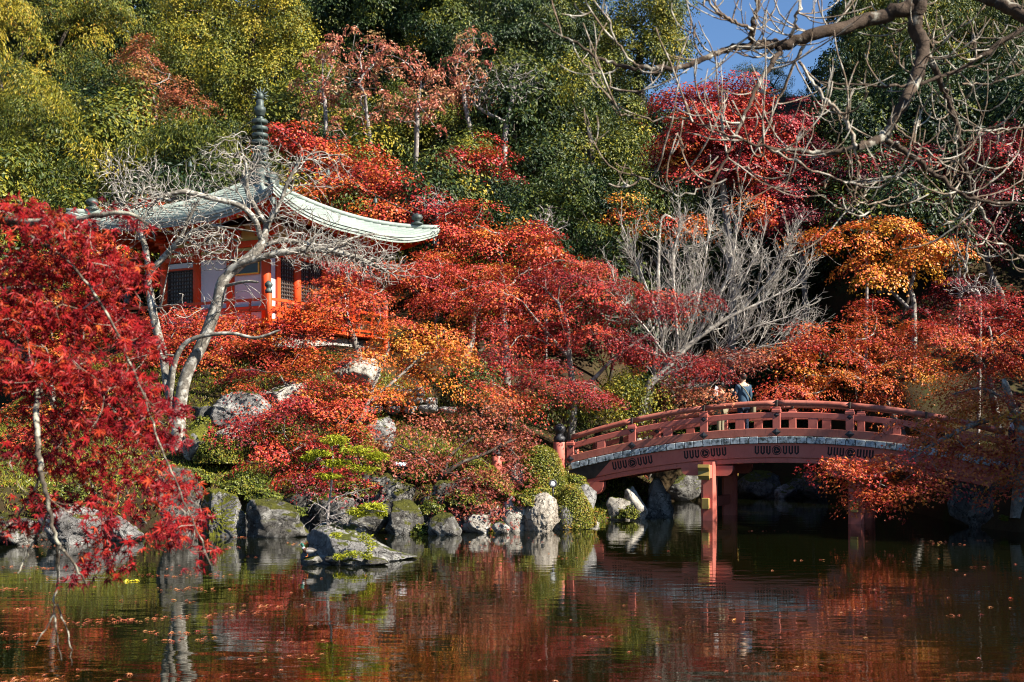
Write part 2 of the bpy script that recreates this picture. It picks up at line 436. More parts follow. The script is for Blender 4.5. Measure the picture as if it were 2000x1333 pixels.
# ------------------------------------------------------------------ foliage and branches
def leaf_arrays(pos, nor, tip, size, kind):
    """pos, nor, tip: (n,3); size (n,). Returns vertices, triangles, vertices per leaf"""
    n = nrm(nor); t = nrm(tip - n * np.sum(tip * n, -1, keepdims=True)); s = np.cross(n, t)
    if kind == 'maple':      # three pointed lobes
        tab = [(-0.45, 0, 0), (-0.02, 0.58, -0.10), (0.06, 0.14, 0.04), (0.62, 0.0, -0.12), (0.06, -0.14, 0.04), (-0.02, -0.58, -0.10)]
        tri = [(0, 2, 1), (0, 3, 2), (0, 4, 3), (0, 5, 4)]
    elif kind == 'oval':
        tab = [(-0.5, 0, 0), (0.0, 0.27, 0.07), (0.5, 0, -0.08), (0.0, -0.27, 0.07)]
        tri = [(0, 2, 1), (0, 3, 2)]
    elif kind == 'narrow':
        tab = [(-0.5, 0, 0), (0.0, 0.13, 0.04), (0.5, 0, -0.16), (0.0, -0.13, 0.04)]
        tri = [(0, 2, 1), (0, 3, 2)]
    elif kind == 'kite':     # far maple leaf
        tab = [(-0.42, 0, 0), (0.02, 0.42, -0.06), (0.58, 0, -0.10), (0.02, -0.42, -0.06)]
        tri = [(0, 2, 1), (0, 3, 2)]
    elif kind == 'spray':    # flat forked conifer spray
        tab = [(-0.5, 0, 0), (0.34, 0.30, -0.14), (0.10, 0.03, 0.03), (0.50, -0.18, -0.14)]
        tri = [(0, 2, 1), (0, 3, 2)]
    elif kind == 'star':     # seven-lobed maple leaf seen close
        pts = [(-0.50, 0.0, 0.0)]
        for k, (ang, L) in enumerate(((138, 0.34), (92, 0.50), (45, 0.60), (0, 0.66), (-45, 0.60), (-92, 0.50), (-138, 0.34))):
            a = math.radians(ang)
            pts.append((math.cos(a) * L - 0.08, math.sin(a) * L, -0.10 * L - 0.45 * L * L))
            if k < 6:
                b = math.radians(ang - (46 if k in (0, 5) else 46) / 2.0)
                pts.append((math.cos(b) * 0.17 - 0.08, math.sin(b) * 0.17, 0.03))
        tab = [(-0.08, 0, 0.02)] + pts[1:]
        m = len(tab)
        tri = [(0, i, i + 1) for i in range(1, m - 1)]
        tri = [(a, c, b) for a, b, c in tri]
    tab = np.array(tab); tri = np.array(tri); k = len(tab)
    V = pos[:, None, :] + size[:, None, None] * (tab[None, :, 0:1] * t[:, None, :] + tab[None, :, 1:2] * s[:, None, :] + tab[None, :, 2:3] * n[:, None, :])
    T = tri[None] + (np.arange(len(pos)) * k)[:, None, None]
    return V.reshape(-1, 3), T.reshape(-1, 3), k

def leaf_mesh(name, pos, nor, tip, size, var, kind, mat):
    V, T, k = leaf_arrays(pos, nor, tip, size, kind)
    return npmesh(name, V, T, False, {'var': np.repeat(np.clip(var, 0, 1), k)}, mat)

class Skeleton:
    def __init__(self, cap=60000):
        self.p = np.zeros((cap, 3)); self.d = np.zeros((cap, 3)); self.par = np.full(cap, -1, int); self.n = 0
        self.minr = np.zeros(cap)
    def add(self, p, par, r=0.0):
        i = self.n; self.p[i] = p
        if par >= 0: self.d[i] = nrm(self.p[i] - self.p[par])
        else: self.d[i] = (0, 0, 1)
        self.par[i] = par; self.minr[i] = r; self.n += 1
        return i
    def path(self, pts, r0, r1, par=-1, n=5):
        q = smooth_path(pts, n); k = len(q); first = None
        for i, a in enumerate(q):
            if i == 0 and par >= 0: last = par; first = par; continue
            last = self.add(a, par if i == 0 else last, r0 + (r1 - r0) * i / max(1, k - 1))
            if i == 0: first = last
        return first, last
    def nearest(self, p):
        return int(np.argmin(np.sum((self.p[:self.n] - p) ** 2, 1)))
    def grow(self, targets, rng, step=0.35, jit=0.05, bend=0.35, turn=0.6, sag=0.0):
        d0 = np.min(np.linalg.norm(targets[:, None, :] - self.p[None, :self.n, :], axis=2), axis=1) if self.n * len(targets) < 4e6 else np.linalg.norm(targets - self.p[0], axis=1)
        for i in np.argsort(d0):
            t = targets[i]
            w = t - self.p[:self.n]; L = np.sqrt(np.sum(w * w, 1)) + 1e-6
            c = np.sum(w * self.d[:self.n], 1) / L
            j = int(np.argmin(L * (1 + turn * (1 - c))))
            Lj = L[j]; k = max(1, int(math.ceil(Lj / step)))
            a = self.p[j]; b = a + self.d[j] * Lj * bend
            last = j
            for s in range(1, k + 1):
                u = s / k
                q = (1 - u) ** 2 * a + 2 * u * (1 - u) * b + u * u * t
                q = q + np.array((0, 0, -sag * Lj * u * (1 - u)))
                if s < k: q = q + rng.normal(0, jit, 3)
                last = self.add(q, last)
    def radii(self, rtip, rroot):
        n = self.n; ch = np.bincount(self.par[1:n][self.par[1:n] >= 0], minlength=n)
        tips = max(2, int(np.sum(ch[:n] == 0)))
        e = max(1.6, math.log(tips) / math.log(max(1.5, rroot / rtip)))
        a = np.where(ch[:n] == 0, rtip ** e, 0.0)
        par = self.par
        for i in range(n - 1, 0, -1):
            if par[i] >= 0: a[par[i]] += a[i]
        self.r = np.maximum(a ** (1 / e), self.minr[:n])
    def tubes(self, split=None, thick_sides=8, thin_sides=4):
        """two Tubes: limbs thicker than split, twigs below it"""
        n = self.n; kids = [[] for _ in range(n)]
        for i in range(n):
            if self.par[i] >= 0: kids[self.par[i]].append(i)
        A, B = Tubes(), Tubes()
        starts = [(i, -1) for i in range(n) if self.par[i] < 0]
        while starts:
            i, frm = starts.pop()
            ch = [frm] if frm >= 0 else []
            ch.append(i)
            while kids[ch[-1]]:
                ks = sorted(kids[ch[-1]], key=lambda q: -self.r[q])
                for q in ks[1:]: starts.append((q, ch[-1]))
                ch.append(ks[0])
            if len(ch) < 2: continue
            P_, R_ = self.p[ch], self.r[ch].copy()
            if frm >= 0: R_[0] = min(R_[0], R_[1] * 1.15)
            R_[-1] *= 0.5
            if split is None: A.add(P_, R_, thick_sides if R_[0] > 0.03 else thin_sides)
            elif R_[1] >= split: A.add(P_, R_, thick_sides)
            else: B.add(P_, R_, thin_sides)
        return A, B

def in_lobe(rng, c, rad, n, shell=0.35):
    v = nrm(rng.normal(size=(n, 3)))
    r = (shell + (1 - shell) * rng.random((n, 1)) ** 0.6)
    return c + v * r * rad, v

STYLE = {
    'maple':  dict(k=5.3, n=158, sr=0.68, flat=0.17, leaf=0.071, kind='maple', mat='maple', bark='bark_grey', rt=0.007, tilt=0.75, spread=0.115),
    'far':    dict(k=4.4, n=165, sr=0.78, flat=0.18, leaf=0.090, kind='kite', mat='maple', bark='bark_grey', rt=0.008, tilt=0.75, spread=0.115),
    'dull':   dict(k=5.0, n=95, sr=0.64, flat=0.22, leaf=0.074, kind='maple', mat='maple_dull', bark='bark_grey', rt=0.007, tilt=0.8, spread=0.12),
    'broad':  dict(k=0.95, n=300, sr=1.0, flat=0.50, leaf=0.145, kind='oval', mat='green', bark='bark_dark', rt=0.012, tilt=0.7, spread=0.135),
    'droop':  dict(k=1.0, n=290, sr=0.95, flat=0.60, leaf=0.190, kind='narrow', mat='green', bark='bark_dark', rt=0.012, tilt=0.7, spread=0.135),
    'cypress': dict(k=0.9, n=240, sr=1.0, flat=0.42, leaf=0.200, kind='spray', mat='green', bark='bark_dark', rt=0.014, tilt=0.6, spread=0.135),
    'sumac':  dict(k=2.5, n=40, sr=0.40, flat=0.45, leaf=0.150, kind='oval', mat='sumac', bark='twig', rt=0.016, tilt=0.8, spread=0.15),
}
M['sumac'] = leaf_material('pink_sumac_leaves', [(0.0, (0.16, 0.035, 0.03)), (0.4, (0.36, 0.09, 0.06)), (0.65, (0.46, 0.18, 0.10)), (1.0, (0.42, 0.30, 0.12))], 0.3, 0.4, 0.4)

def tree(name, label, cat, base, lobes, style, seed, root=0.14, trunk=None, shell=0.3, dens=1.0, leafscale=1.0, bark=None, group=None, extra=0.0, rdepth=0.8):
    """base: (px, distance). lobes: (px, py, distance, rx px, ry px, tone)"""
    rng = np.random.default_rng(seed); st = STYLE[style]
    if style == 'maple' and base[1] > 41: style = 'far'; st = STYLE['far']
    bx, by = X(base[0], base[1]), base[1]
    b0 = np.array((bx, by, gz(bx, by) - 0.15))
    if b0[2] < 0: print('BASE IN WATER', label, b0)
    root_o = thing(name, label, cat, tuple(b0), 0, group)
    C, TG, OUT, TONE = [], [], [], []
    top = None
    for (px, py, D, rx, ry, tone) in lobes:
        c = P(px, py, D); m = D / F
        R = np.array((rx * m, min(max(rx * m * rdepth, 0.6), 4.0), ry * m)) * 1.06
        k = max(6, int(st['k'] * dens * math.pi * R[0] * R[2] * (1 + 0.25 * R[1])))
        p, v = in_lobe(rng, c, R, k, shell)
        p = p + rng.normal(0, 0.17, (k, 3)) * R
        C.append(c); TG.append(p); OUT.append(v); TONE.append(np.full(k, tone))
    TG = np.concatenate(TG); OUT = np.concatenate(OUT); TONE = np.concatenate(TONE)
    low = ground_z(TG[:, 0], TG[:, 1]) + 0.25
    TG[:, 2] = np.maximum(TG[:, 2], np.where(low > 0.3, low, 0.35))
    C = np.array(C); cen = C.mean(0)
    sk = Skeleton()
    if trunk:
        last = -1
        for li, (pts, r0, r1) in enumerate(trunk):
            q = [np.asarray(P(*a)) for a in pts]
            if li == 0: q = [b0] + q
            par = -1 if li == 0 else sk.nearest(q[0])
            sk.path(q, r0, r1, par)
    else:
        h = TG[:, 2].min() + 0.15 * (TG[:, 2].max() - TG[:, 2].min())
        fork = np.array((b0[0] * 0.45 + cen[0] * 0.55, b0[1] * 0.5 + cen[1] * 0.5, max(h, b0[2] + 0.6)))
        hi = np.array((cen[0], cen[1], 0.4 * fork[2] + 0.6 * cen[2]))
        w = rng.normal(0, 0.35, 3) * (1, 1, 0)
        sk.path([b0, b0 * 0.5 + fork * 0.5 + w, fork, hi], root, root * 0.45)
    sk.grow(TG, rng, 0.45 if style in ('maple', 'dull', 'far') else 0.7, 0.05 if style in ('maple', 'dull', 'far') else 0.08, 0.35, 0.7)
    sk.radii(st['rt'], root)
    A, _ = sk.tubes(None, 8, 3)
    tm = A.mesh('trunk', M[bark or st['bark']])
    # leaves
    n = st['n']; N = len(TG)
    clump = rng.normal(0, 1, N)
    ctr = np.repeat(TG, n, 0); out = np.repeat(OUT, n, 0)
    a = rng.random(N * n) * 2 * math.pi; r = np.sqrt(rng.random(N * n))
    sr = st['sr'] * np.repeat(rng.uniform(0.65, 1.3, N), n) * leafscale ** 0.5
    up = np.array((0, 0, 1.0))
    dn = nrm(up + OUT * (0.45 if st['flat'] < 0.4 else 0.9) + rng.normal(0, 0.18, (N, 3)))
    e1 = nrm(np.cross(dn, rng.normal(size=(N, 3)))); e2 = np.cross(dn, e1)
    dnr, e1r, e2r = np.repeat(dn, n, 0), np.repeat(e1, n, 0), np.repeat(e2, n, 0)
    rad = (np.cos(a)[:, None] * e1r + np.sin(a)[:, None] * e2r)
    hgt = (np.abs(rng.normal(0, 0.55, N * n)) * st['flat'] + st['flat'] * 0.9 * np.sqrt(np.maximum(0, 1 - r * r)) if st['flat'] > 0.4 else rng.normal(0, 0.5, N * n) * st['flat']) - 0.30 * r * r
    pos = ctr + rad * (sr * r)[:, None] + dnr * (sr * hgt)[:, None]
    if st['flat'] > 0.4:
        nor = nrm(nrm(pos - ctr + dnr * (0.35 * sr)[:, None]) + rng.normal(0, 0.36, (N * n, 3)))
    else:
        nor = nrm(dnr + rad * (0.55 * r)[:, None] + rng.normal(0, 0.42, (N * n, 3)) + out * 0.3)
    tip = rad + rng.normal(0, 0.5, (N * n, 3)) + np.array((0, 0, -0.9 if style in ('droop', 'cypress') else -0.35))
    size = st['leaf'] * leafscale * rng.uniform(0.65, 1.25, N * n)
    var = np.repeat(TONE + clump * st['spread'], n) + rng.normal(0, st['spread'] * 0.9, N * n)
    if style in ('broad', 'droop', 'cypress'):
        var = np.minimum(var, 0.9)
        if extra > 0: var = np.where(rng.random(N * n) < extra, rng.uniform(0.9, 1.0, N * n), var)
    keep = pos[:, 2] > 0.06
    cm = leaf_mesh('crown', pos[keep], nor[keep], tip[keep], size[keep], var[keep], st['kind'], M[st['mat']])
    off = Vector(b0)
    for nm, me in (('trunk', tm), ('crown', cm)):
        me.transform(Matrix.Translation(-off))
        link(nm, me, root_o)
    return root_o

def copy_tree(src, loc, rz, sc, label, group=None):
    c = src.copy(); COL.objects.link(c); c.location = loc; c.rotation_euler = (0, 0, rz); c.scale = (sc, sc, sc)
    c['label'] = label
    if group: c['group'] = group
    for ch in list(src.children):
        k = ch.copy(); COL.objects.link(k); k.parent = c
    return c

def bare_tree(name, label, cat, base, limbs, clouds, seed, bark='bark_pale', twig='twig', root=0.15, rt=0.0045, split=0.02, step=0.16, jit=0.03, sag=0.0, turn=0.8, group=None):
    """limbs: list of (list of (px,py,D), r0, r1), the first from the base; clouds: (px,py,D,rx,ry,count) of twig tips"""
    rng = np.random.default_rng(seed)
    bx, by = X(base[0], base[1]), base[1]
    b0 = np.array((bx, by, gz(bx, by) - 0.15))
    o = thing(name, label, cat, tuple(b0), 0, group)
    sk = Skeleton(120000)
    for i, (pts, r0, r1) in enumerate(limbs):
        q = [np.asarray(P(*a)) for a in pts]
        if i == 0: q = [b0] + q
        sk.path(q, r0, r1, -1 if i == 0 or r1 < 0 else sk.nearest(q[0]), 6)
    tg = []
    for (px, py, D, rx, ry, k) in clouds:
        m = D / F
        p, _ = in_lobe(rng, P(px, py, D), np.array((rx * m, max(rx * m * 0.8, 0.5), ry * m)), k, 0.1)
        tg.append(p)
    sk.grow(np.concatenate(tg), rng, step, jit, 0.4, turn, sag)
    sk.radii(rt, root)
    A, B = sk.tubes(split, 8, 3)
    off = Matrix.Translation(-Vector(b0))
    tm = A.mesh('trunk', M[bark]); tm.transform(off); link('trunk', tm, o)
    if B.n:
        wm = B.mesh('twigs', M[twig]); wm.transform(off); link('twigs', wm, o)
    return o

def brush(sk, i, d, L, r, depth, rng, up=0.12, kids=5, spread=0.55, seg=0.16):
    """grow one forking twig from node i; every fork goes on outwards and bends upwards"""
    n = max(3, int(L / seg)); d = nrm(d); last = i; at_ = []
    for s in range(n):
        d = nrm(d + np.array((0, 0, up)) * rng.uniform(0.2, 1.4) + rng.normal(0, 0.10, 3))
        last = sk.add(sk.p[last] + d * L / n, last); at_.append((last, d.copy()))
    if depth > 0:
        for k in range(kids):
            f = (k + 0.6 + rng.uniform(-0.3, 0.3)) / kids
            q, dq = at_[min(n - 1, max(0, int(f * n)))]
            brush(sk, q, dq + rng.normal(0, spread, 3), L * rng.uniform(0.38, 0.62), r * 0.6, depth - 1, rng, up, max(2, kids - 1), spread, seg * 0.8)

def brush_tree(name, label, cat, base, limbs, seed, every=0.35, L=1.3, depth=2, up=0.12, rt=0.006, root=0.15, bark='bark_pale', twig='twig_pale', kids=4, spread=0.5, skip=0.25, split=0.03):
    rng = np.random.default_rng(seed)
    bx, by = X(base[0], base[1]), base[1]
    b0 = np.array((bx, by, gz(bx, by) - 0.15)); o = thing(name, label, cat, tuple(b0))
    sk = Skeleton(150000); paths = []
    for i, (pts, r0, r1) in enumerate(limbs):
        q = [np.asarray(P(*a)) for a in pts]
        if i == 0: q = [b0] + q
        n0 = sk.n; par = -1 if i == 0 else sk.nearest(q[0])
        sk.path(q, r0, r1, par, 6); paths.append((n0, sk.n, i))
    for n0, n1, i in paths:
        acc = 0.0
        for j in range(n0 + 1, n1):
            acc += np.linalg.norm(sk.p[j] - sk.p[j - 1])
            f = (j - n0) / max(1, n1 - n0)
            if f < skip and i < 2: continue
            while acc > every:
                acc -= every
                brush(sk, j, sk.d[j] * 0.9 + rng.normal(0, 0.55, 3) + np.array((0, 0, 0.15)), L * rng.uniform(0.6, 1.15) * (1.15 - 0.5 * f), 0.02, depth, rng, up, kids, spread)
        brush(sk, n1 - 1, sk.d[n1 - 1], L * 0.8, 0.02, depth, rng, up, kids, spread)
    sk.radii(rt, root); A, B = sk.tubes(split, 8, 3); off = Matrix.Translation(-Vector(b0))
    tm = A.mesh('trunk', M[bark]); tm.transform(off); link('trunk', tm, o)
    wm = B.mesh('twigs', M[twig]); wm.transform(off); link('twigs', wm, o)
    return o

def bush(name, label, px, py, D, rx, ry, seed, tone=0.55, leaf=0.055, dens=1.0, cat='bush', mat='bush', group=None, lump=0.10):
    """clipped dome: (px, py) is the middle of its foot"""
    rng = np.random.default_rng(seed)
    m = D / F; R = np.array((rx * m, rx * m * 0.9, ry * m))
    b = P(px, py, D)
    o = thing(name, label, cat, tuple(b), 0, group)
    n = int(1500 * dens * (R[0] * R[2] * 3.0 + R[0] * R[1] * 1.5) * (0.055 / leaf) ** 1.6)
    v = nrm(rng.normal(size=(n, 3))); v[:, 2] = np.abs(v[:, 2]) - 0.12; v = nrm(v)
    ph = rng.random(6) * 6.28
    lum = 1 + lump * (np.sin(v[:, 0] * 5 + ph[0]) * np.sin(v[:, 2] * 6 + ph[1]) + np.sin(v[:, 1] * 7 + ph[2]) * np.sin(v[:, 0] * 9 + ph[3]) * 0.6)
    r = lum * (1 - np.abs(rng.normal(0, 0.05, n)))
    pos = v * r[:, None] * R
    nor = nrm(v + rng.normal(0, 0.55, (n, 3))); tip = rng.normal(size=(n, 3)) + np.array((0, 0, 0.4))
    var = tone + rng.normal(0, 0.13, n) + 0.10 * np.sin(v[:, 0] * 4 + ph[4]) * np.sin(v[:, 2] * 5 + ph[5])
    link('foliage', leaf_mesh('foliage', pos, nor, tip, leaf * rng.uniform(0.7, 1.3, n), var, 'oval', M[mat]), o)
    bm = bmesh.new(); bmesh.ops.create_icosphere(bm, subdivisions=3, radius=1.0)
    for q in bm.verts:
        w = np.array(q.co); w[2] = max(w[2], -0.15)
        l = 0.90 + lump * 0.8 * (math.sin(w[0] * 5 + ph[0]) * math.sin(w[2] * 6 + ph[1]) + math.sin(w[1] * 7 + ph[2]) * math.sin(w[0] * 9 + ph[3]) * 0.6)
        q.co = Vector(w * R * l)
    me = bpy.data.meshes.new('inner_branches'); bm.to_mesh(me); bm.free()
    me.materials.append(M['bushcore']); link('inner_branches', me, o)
    return o
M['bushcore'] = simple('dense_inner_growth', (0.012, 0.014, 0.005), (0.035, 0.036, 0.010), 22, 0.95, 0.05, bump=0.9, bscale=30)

def _icos(sub):
    bm = bmesh.new(); bmesh.ops.create_icosphere(bm, subdivisions=sub, radius=1.0)
    V = np.array([v.co[:] for v in bm.verts]); Fa = np.array([[v.index for v in f.verts] for f in bm.faces]); bm.free()
    return V, Fa
ICO4, ICO5, ICO6 = _icos(4), _icos(5), _icos(6)

def vnoise(p, seed, freq):
    rng = np.random.default_rng(seed); o = np.zeros(len(p))
    for i in range(7):
        k = nrm(rng.normal(size=3)) * freq * rng.uniform(0.7, 1.5); o += np.sin(p @ k + rng.random() * 6.28)
    return o / 3.0

def rock_mesh(R, seed, mat, flat=0.0, sub=4, cuts=12, rough=0.045):
    V, Fa = ICO6 if sub == 6 else ICO5 if sub == 5 else ICO4
    rng = np.random.default_rng(seed)
    r = np.full(len(V), 1.25)
    Vw = nrm(V + 0.07 * np.stack([vnoise(V, seed + 7 + i, 5) for i in range(3)], 1))
    for _ in range(cuts):
        n = nrm(rng.normal(size=3) * (1, 1, 0.8)); h = rng.uniform(0.60, 0.98)
        c = Vw @ n; r = np.where(c > 0.15, np.minimum(r, h / np.maximum(c, 0.15)), r)
    if flat > 0:
        c = V[:, 2]; r = np.where(c > 0.1, np.minimum(r, flat / np.maximum(c, 0.1)), r)
    r = r + rough * 1.2 * vnoise(V, seed + 1, 6) - rough * 1.0 * np.abs(vnoise(V, seed + 2, 13)) - rough * 0.8 * np.abs(vnoise(V, seed + 3, 27)) + rough * 0.3 * vnoise(V, seed + 4, 55)
    W = V * r[:, None]
    W = W / np.array((np.abs(W[:, 0]).max(), np.abs(W[:, 1]).max(), np.abs(W[:, 2]).max())) * np.asarray(R)
    return npmesh('rock', W, Fa, True, None, M[mat])

def rock(label, px, pytop, pybot, D, w, mat, seed, name='boulder', group=None, flat=0.0, deep=0.8, sink=0.25, sub=5, rz=None, cuts=12, cat='rock'):
    """a boulder w px wide, its top at pytop and its visible foot at pybot"""
    m = D / F; H = (pybot - pytop) * m
    if w < 70 and sub == 5: sub = 4
    rx = w * m / 2 * 1.12
    R = (rx, rx * deep, (H * (1 + sink)) / 2)
    cz = Z(pytop, D) - R[2]
    o = link(name, rock_mesh(R, seed, mat, flat, sub, cuts))
    o.location = (X(px, D), D, cz)
    return tag(o, label, cat, group)

# ------------------------------------------------------------------ pavilion on the mound
def beam(name, a, b, w, h, mat, parent, endmat=None):
    """square beam between two points, h measured downwards from the line a-b"""
    a, b = np.asarray(a, float), np.asarray(b, float)
    d = nrm(b - a); s = nrm(np.cross(d, (0, 0, 1.0))); u = np.cross(s, d)
    V = []
    for q in (a, b):
        for sx, sz in ((-1, 0), (1, 0), (1, -1), (-1, -1)): V.append(q + s * sx * w / 2 + u * sz * h)
    Fa = [(0, 1, 5, 4), (1, 2, 6, 5), (2, 3, 7, 6), (3, 0, 4, 7), (3, 2, 1, 0), (4, 5, 6, 7)]
    me = pymesh(name, V, Fa, mat)
    if endmat is not None:
        me.materials.append(endmat); me.polygons[4].material_index = 1
    return link(name, me, parent)

def pavilion():
    zb = 5.2
    pv = thing('pavilion', 'red pavilion with pale green copper roof and tall bronze finial on the mound', 'pavilion', (PAV[0], PAV[1], zb), math.radians(-30.0))
    S, E, V_ = 2.2, 4.25, 3.15
    VR, PL = M['vermilion'], M['plaster']
    L = lambda z: z - zb
    box('stone_base', (0, 0, L(5.25)), (5.6, 5.6, 0.7), M['stone'], pv, bev=0.04)
    # veranda
    box('veranda_floor', (0, 0, L(5.72)), (2 * V_, 2 * V_, 0.10), VR, pv)
    for sx, sy in ((1, -1), (1, 1), (-1, -1), (-1, 1)):
        nw = lathe('newel_post', [(0.10, 0), (0.10, 1.02), (0.085, 1.03)], VR, pv, (sx * (V_ - 0.12), sy * (V_ - 0.12), L(5.66)), 14)
        lathe('onion_cap', [(0.11, 1.03), (0.115, 1.12), (0.08, 1.15), (0.075, 1.19), (0.12, 1.25), (0.125, 1.31), (0.07, 1.38), (0.01, 1.42)], M['bronze'], nw, (0, 0, 0), 14)
        lathe('veranda_stilt', [(0.12, -0.75), (0.12, 0)], VR, pv, (sx * (V_ - 0.12), sy * (V_ - 0.12), L(5.66)), 12)
    a = V_ - 0.12
    for (x0, y0, x1, y1) in ((a, -a, a, a), (-a, -a, a, -a)):
        for z, w, h in ((5.92, 0.07, 0.07), (6.24, 0.07, 0.07), (6.56, 0.09, 0.08)):
            o = beam('rail', (x0, y0, L(z)), (x1, y1, L(z)), w, h, VR, pv)
        for k in range(1, 8):
            f = k / 8.0
            box('baluster', (x0 + (x1 - x0) * f, y0 + (y1 - y0) * f, L(6.12)), (0.07, 0.07, 0.80), VR, pv)
    # body
    box('inner_core', (0, 0, L(7.1)), (2 * S - 0.5, 2 * S - 0.5, 3.0), M['interior'], pv)
    xs = [-S, -S + 1.47, S - 1.47, S]
    cols = [(x, -S) for x in xs] + [(S, y) for y in xs[1:]] + [(-S, y) for y in xs[1:]] + [(x, S) for x in xs[1:3]]
    for (x, y) in cols:
        lathe('column', [(0.15, 0), (0.15, 2.85)], VR, pv, (x, y, L(5.77)), 16)
    for z, h in ((6.35, 0.16), (8.12, 0.16), (8.42, 0.20)):
        for i, (c, s) in enumerate((((0, -S, L(z)), (2 * S + 0.1, 0.20, h)), ((S, 0, L(z)), (0.20, 2 * S + 0.1, h)), ((-S, 0, L(z)), (0.20, 2 * S + 0.1, h)), ((0, S, L(z)), (2 * S + 0.1, 0.20, h)))):
            box('tie_beam', (c[0], c[1], c[2] + (0.003 if i % 2 else 0)), s, VR, pv)
    # panels of the shaded side
    for k in range(3):
        x0, x1 = xs[k] + 0.13, xs[k + 1] - 0.13
        xm, w = (x0 + x1) / 2, x1 - x0
        box('lower_panel', (xm, -S + 0.03, L(6.02)), (w, 0.06, 0.48), PL, pv)
        box('frieze_panel', (xm, -S + 0.03, L(8.29)), (w, 0.06, 0.16), M['ochre_plaster'], pv)
        if k > 0:
            box('wall_panel', (xm, -S + 0.03, L(7.24)), (w, 0.06, 1.62), PL, pv)
        if k == 2:
            wn_ = box('window', (xm - 0.02, -S - 0.03, L(7.74)), (0.95, 0.05, 0.52), M['window'], pv)
            for c, s in (((0, -0.03, 0.27), (1.05, 0.06, 0.05)), ((0, -0.03, -0.27), (1.05, 0.06, 0.05)), ((0.5, -0.03, 0), (0.05, 0.055, 0.56)), ((-0.5, -0.03, 0), (0.05, 0.055, 0.56))):
                box('window_frame', c, s, M['ochre'], wn_)
        if k == 0:
            door_lattice(pv, (xm, -S + 0.02, L(7.12)), w, 1.36, 0.0)
            box('transom_panel', (xm, -S + 0.03, L(7.92)), (w, 0.06, 0.20), PL, pv)
            box('door_lintel', (xm, -S, L(7.81)), (w, 0.12, 0.07), VR, pv)
    # sunlit side
    for y0, y1, kind in ((xs[0] + 0.14, xs[0] + 0.44, 'p'), (xs[0] + 0.62, -0.02, 'd'), (0.02, xs[3] - 0.62, 'd'), (xs[3] - 0.44, xs[3] - 0.14, 'p')):
        ym, w = (y0 + y1) / 2, y1 - y0
        if kind == 'p':
            box('wall_panel', (S - 0.03, ym, L(7.24)), (0.06, w, 1.62), PL, pv)
            box('lower_panel', (S - 0.03, ym, L(6.02)), (0.06, w, 0.48), PL, pv)
        else:
            door_lattice(pv, (S - 0.02, ym, L(7.2)), w, 1.66, math.pi / 2)
            box('lower_panel', (S - 0.03, ym, L(6.02)), (0.06, w, 0.48), VR, pv)
    for y in (xs[0] + 0.53, xs[3] - 0.53):
        box('door_jamb', (S, y, L(7.1)), (0.16, 0.16, 2.2), VR, pv)
    box('frieze_panel', (S - 0.03, 0, L(8.29)), (0.06, 2 * S - 0.3, 0.16), M['ochre_plaster'], pv)
    # zone of the bracket sets
    for (c, s) in (((0, -S + 0.04, L(8.80)), (2 * S, 0.06, 0.56)), ((S - 0.04, 0, L(8.80)), (0.06, 2 * S, 0.56)), ((-S + 0.04, 0, L(8.80)), (0.06, 2 * S, 0.56)), ((0, S - 0.04, L(8.80)), (2 * S, 0.06, 0.56))):
        box('bracket_panel', c, s, M['ochre_plaster'], pv)
    for (x, y) in cols:
        rz = 0 if abs(y) == S else math.pi / 2
        br = link('bracket_set', None, pv); br.location = (x, y, L(8.53)); br.rotation_euler = (0, 0, rz)
        box('bearing_block', (0, 0, 0.06), (0.30, 0.34, 0.14), VR, br, bev=0.04)
        box('bracket_arm', (0, 0, 0.19), (0.86, 0.16, 0.13), VR, br, bev=0.05)
        for k in (-0.34, 0, 0.34): box('bearing_block', (k, 0, 0.31), (0.2, 0.22, 0.11), VR, br, bev=0.03)
        box('bracket_arm', (0, 0, 0.42), (1.15, 0.15, 0.11), VR, br, bev=0.04)
        box('bracket_arm', (0, -0.25 if rz == 0 else 0.25, 0.25), (0.15, 0.8, 0.13), VR, br, bev=0.04)
    # roof surface
    H, LIFT = 2.05, 0.62
    def rp(side, t, s, dz=0.0):
        d = E * (1 - s) * (1 + 0.035 * abs(t) ** 4)
        z = 9.02 + LIFT * abs(t) ** 3.2 * (1 - s) ** 2.2 + H * (0.42 * s + 0.58 * s * s) + dz
        p = {0: (d, t * d), 1: (-t * d, d), 2: (-d, -t * d), 3: (t * d, -d)}[side]
        return (p[0], p[1], L(z))
    NC, NTt = 20, 28
    rf = link('roof', None, pv)
    ts = np.linspace(-1, 1, NTt + 1)
    for side in range(4):
        # body of the roof: top and soffit with a thick edge
        V, Fa = [], []
        ss = np.linspace(0, 0.93, 12)
        for s in ss:
            for q in ts: V.append(rp(side, q, s, -0.02))
        n = NTt + 1
        for s in np.linspace(0, 0.55, 8):
            for q in ts: V.append(rp(side, q, s + 0.012, -0.24 - 0.25 * s))
        for i in range(11):
            for j in range(NTt): Fa.append((i * n + j, i * n + j + 1, (i + 1) * n + j + 1, (i + 1) * n + j))
        o2 = 12 * n
        for i in range(7):
            for j in range(NTt): Fa.append((o2 + i * n + j + 1, o2 + i * n + j, o2 + (i + 1) * n + j, o2 + (i + 1) * n + j + 1))
        me = pymesh('roof_boarding', V, Fa, VR); link('roof_boarding', me, rf)
        V, Fa = [], []
        for k, (s, dz) in enumerate(((0.0, 0.02), (-0.004, -0.05), (0.004, -0.055), (0.002, -0.15), (0.010, -0.155), (0.010, -0.24))):
            for q in ts: V.append(rp(side, q, s, dz))
        for i in range(5):
            for j in range(NTt): Fa.append((i * n + j + 1, i * n + j, (i + 1) * n + j, (i + 1) * n + j + 1))
        link('eave_edge', pymesh('eave_edge', V, Fa, M['copper']), rf)
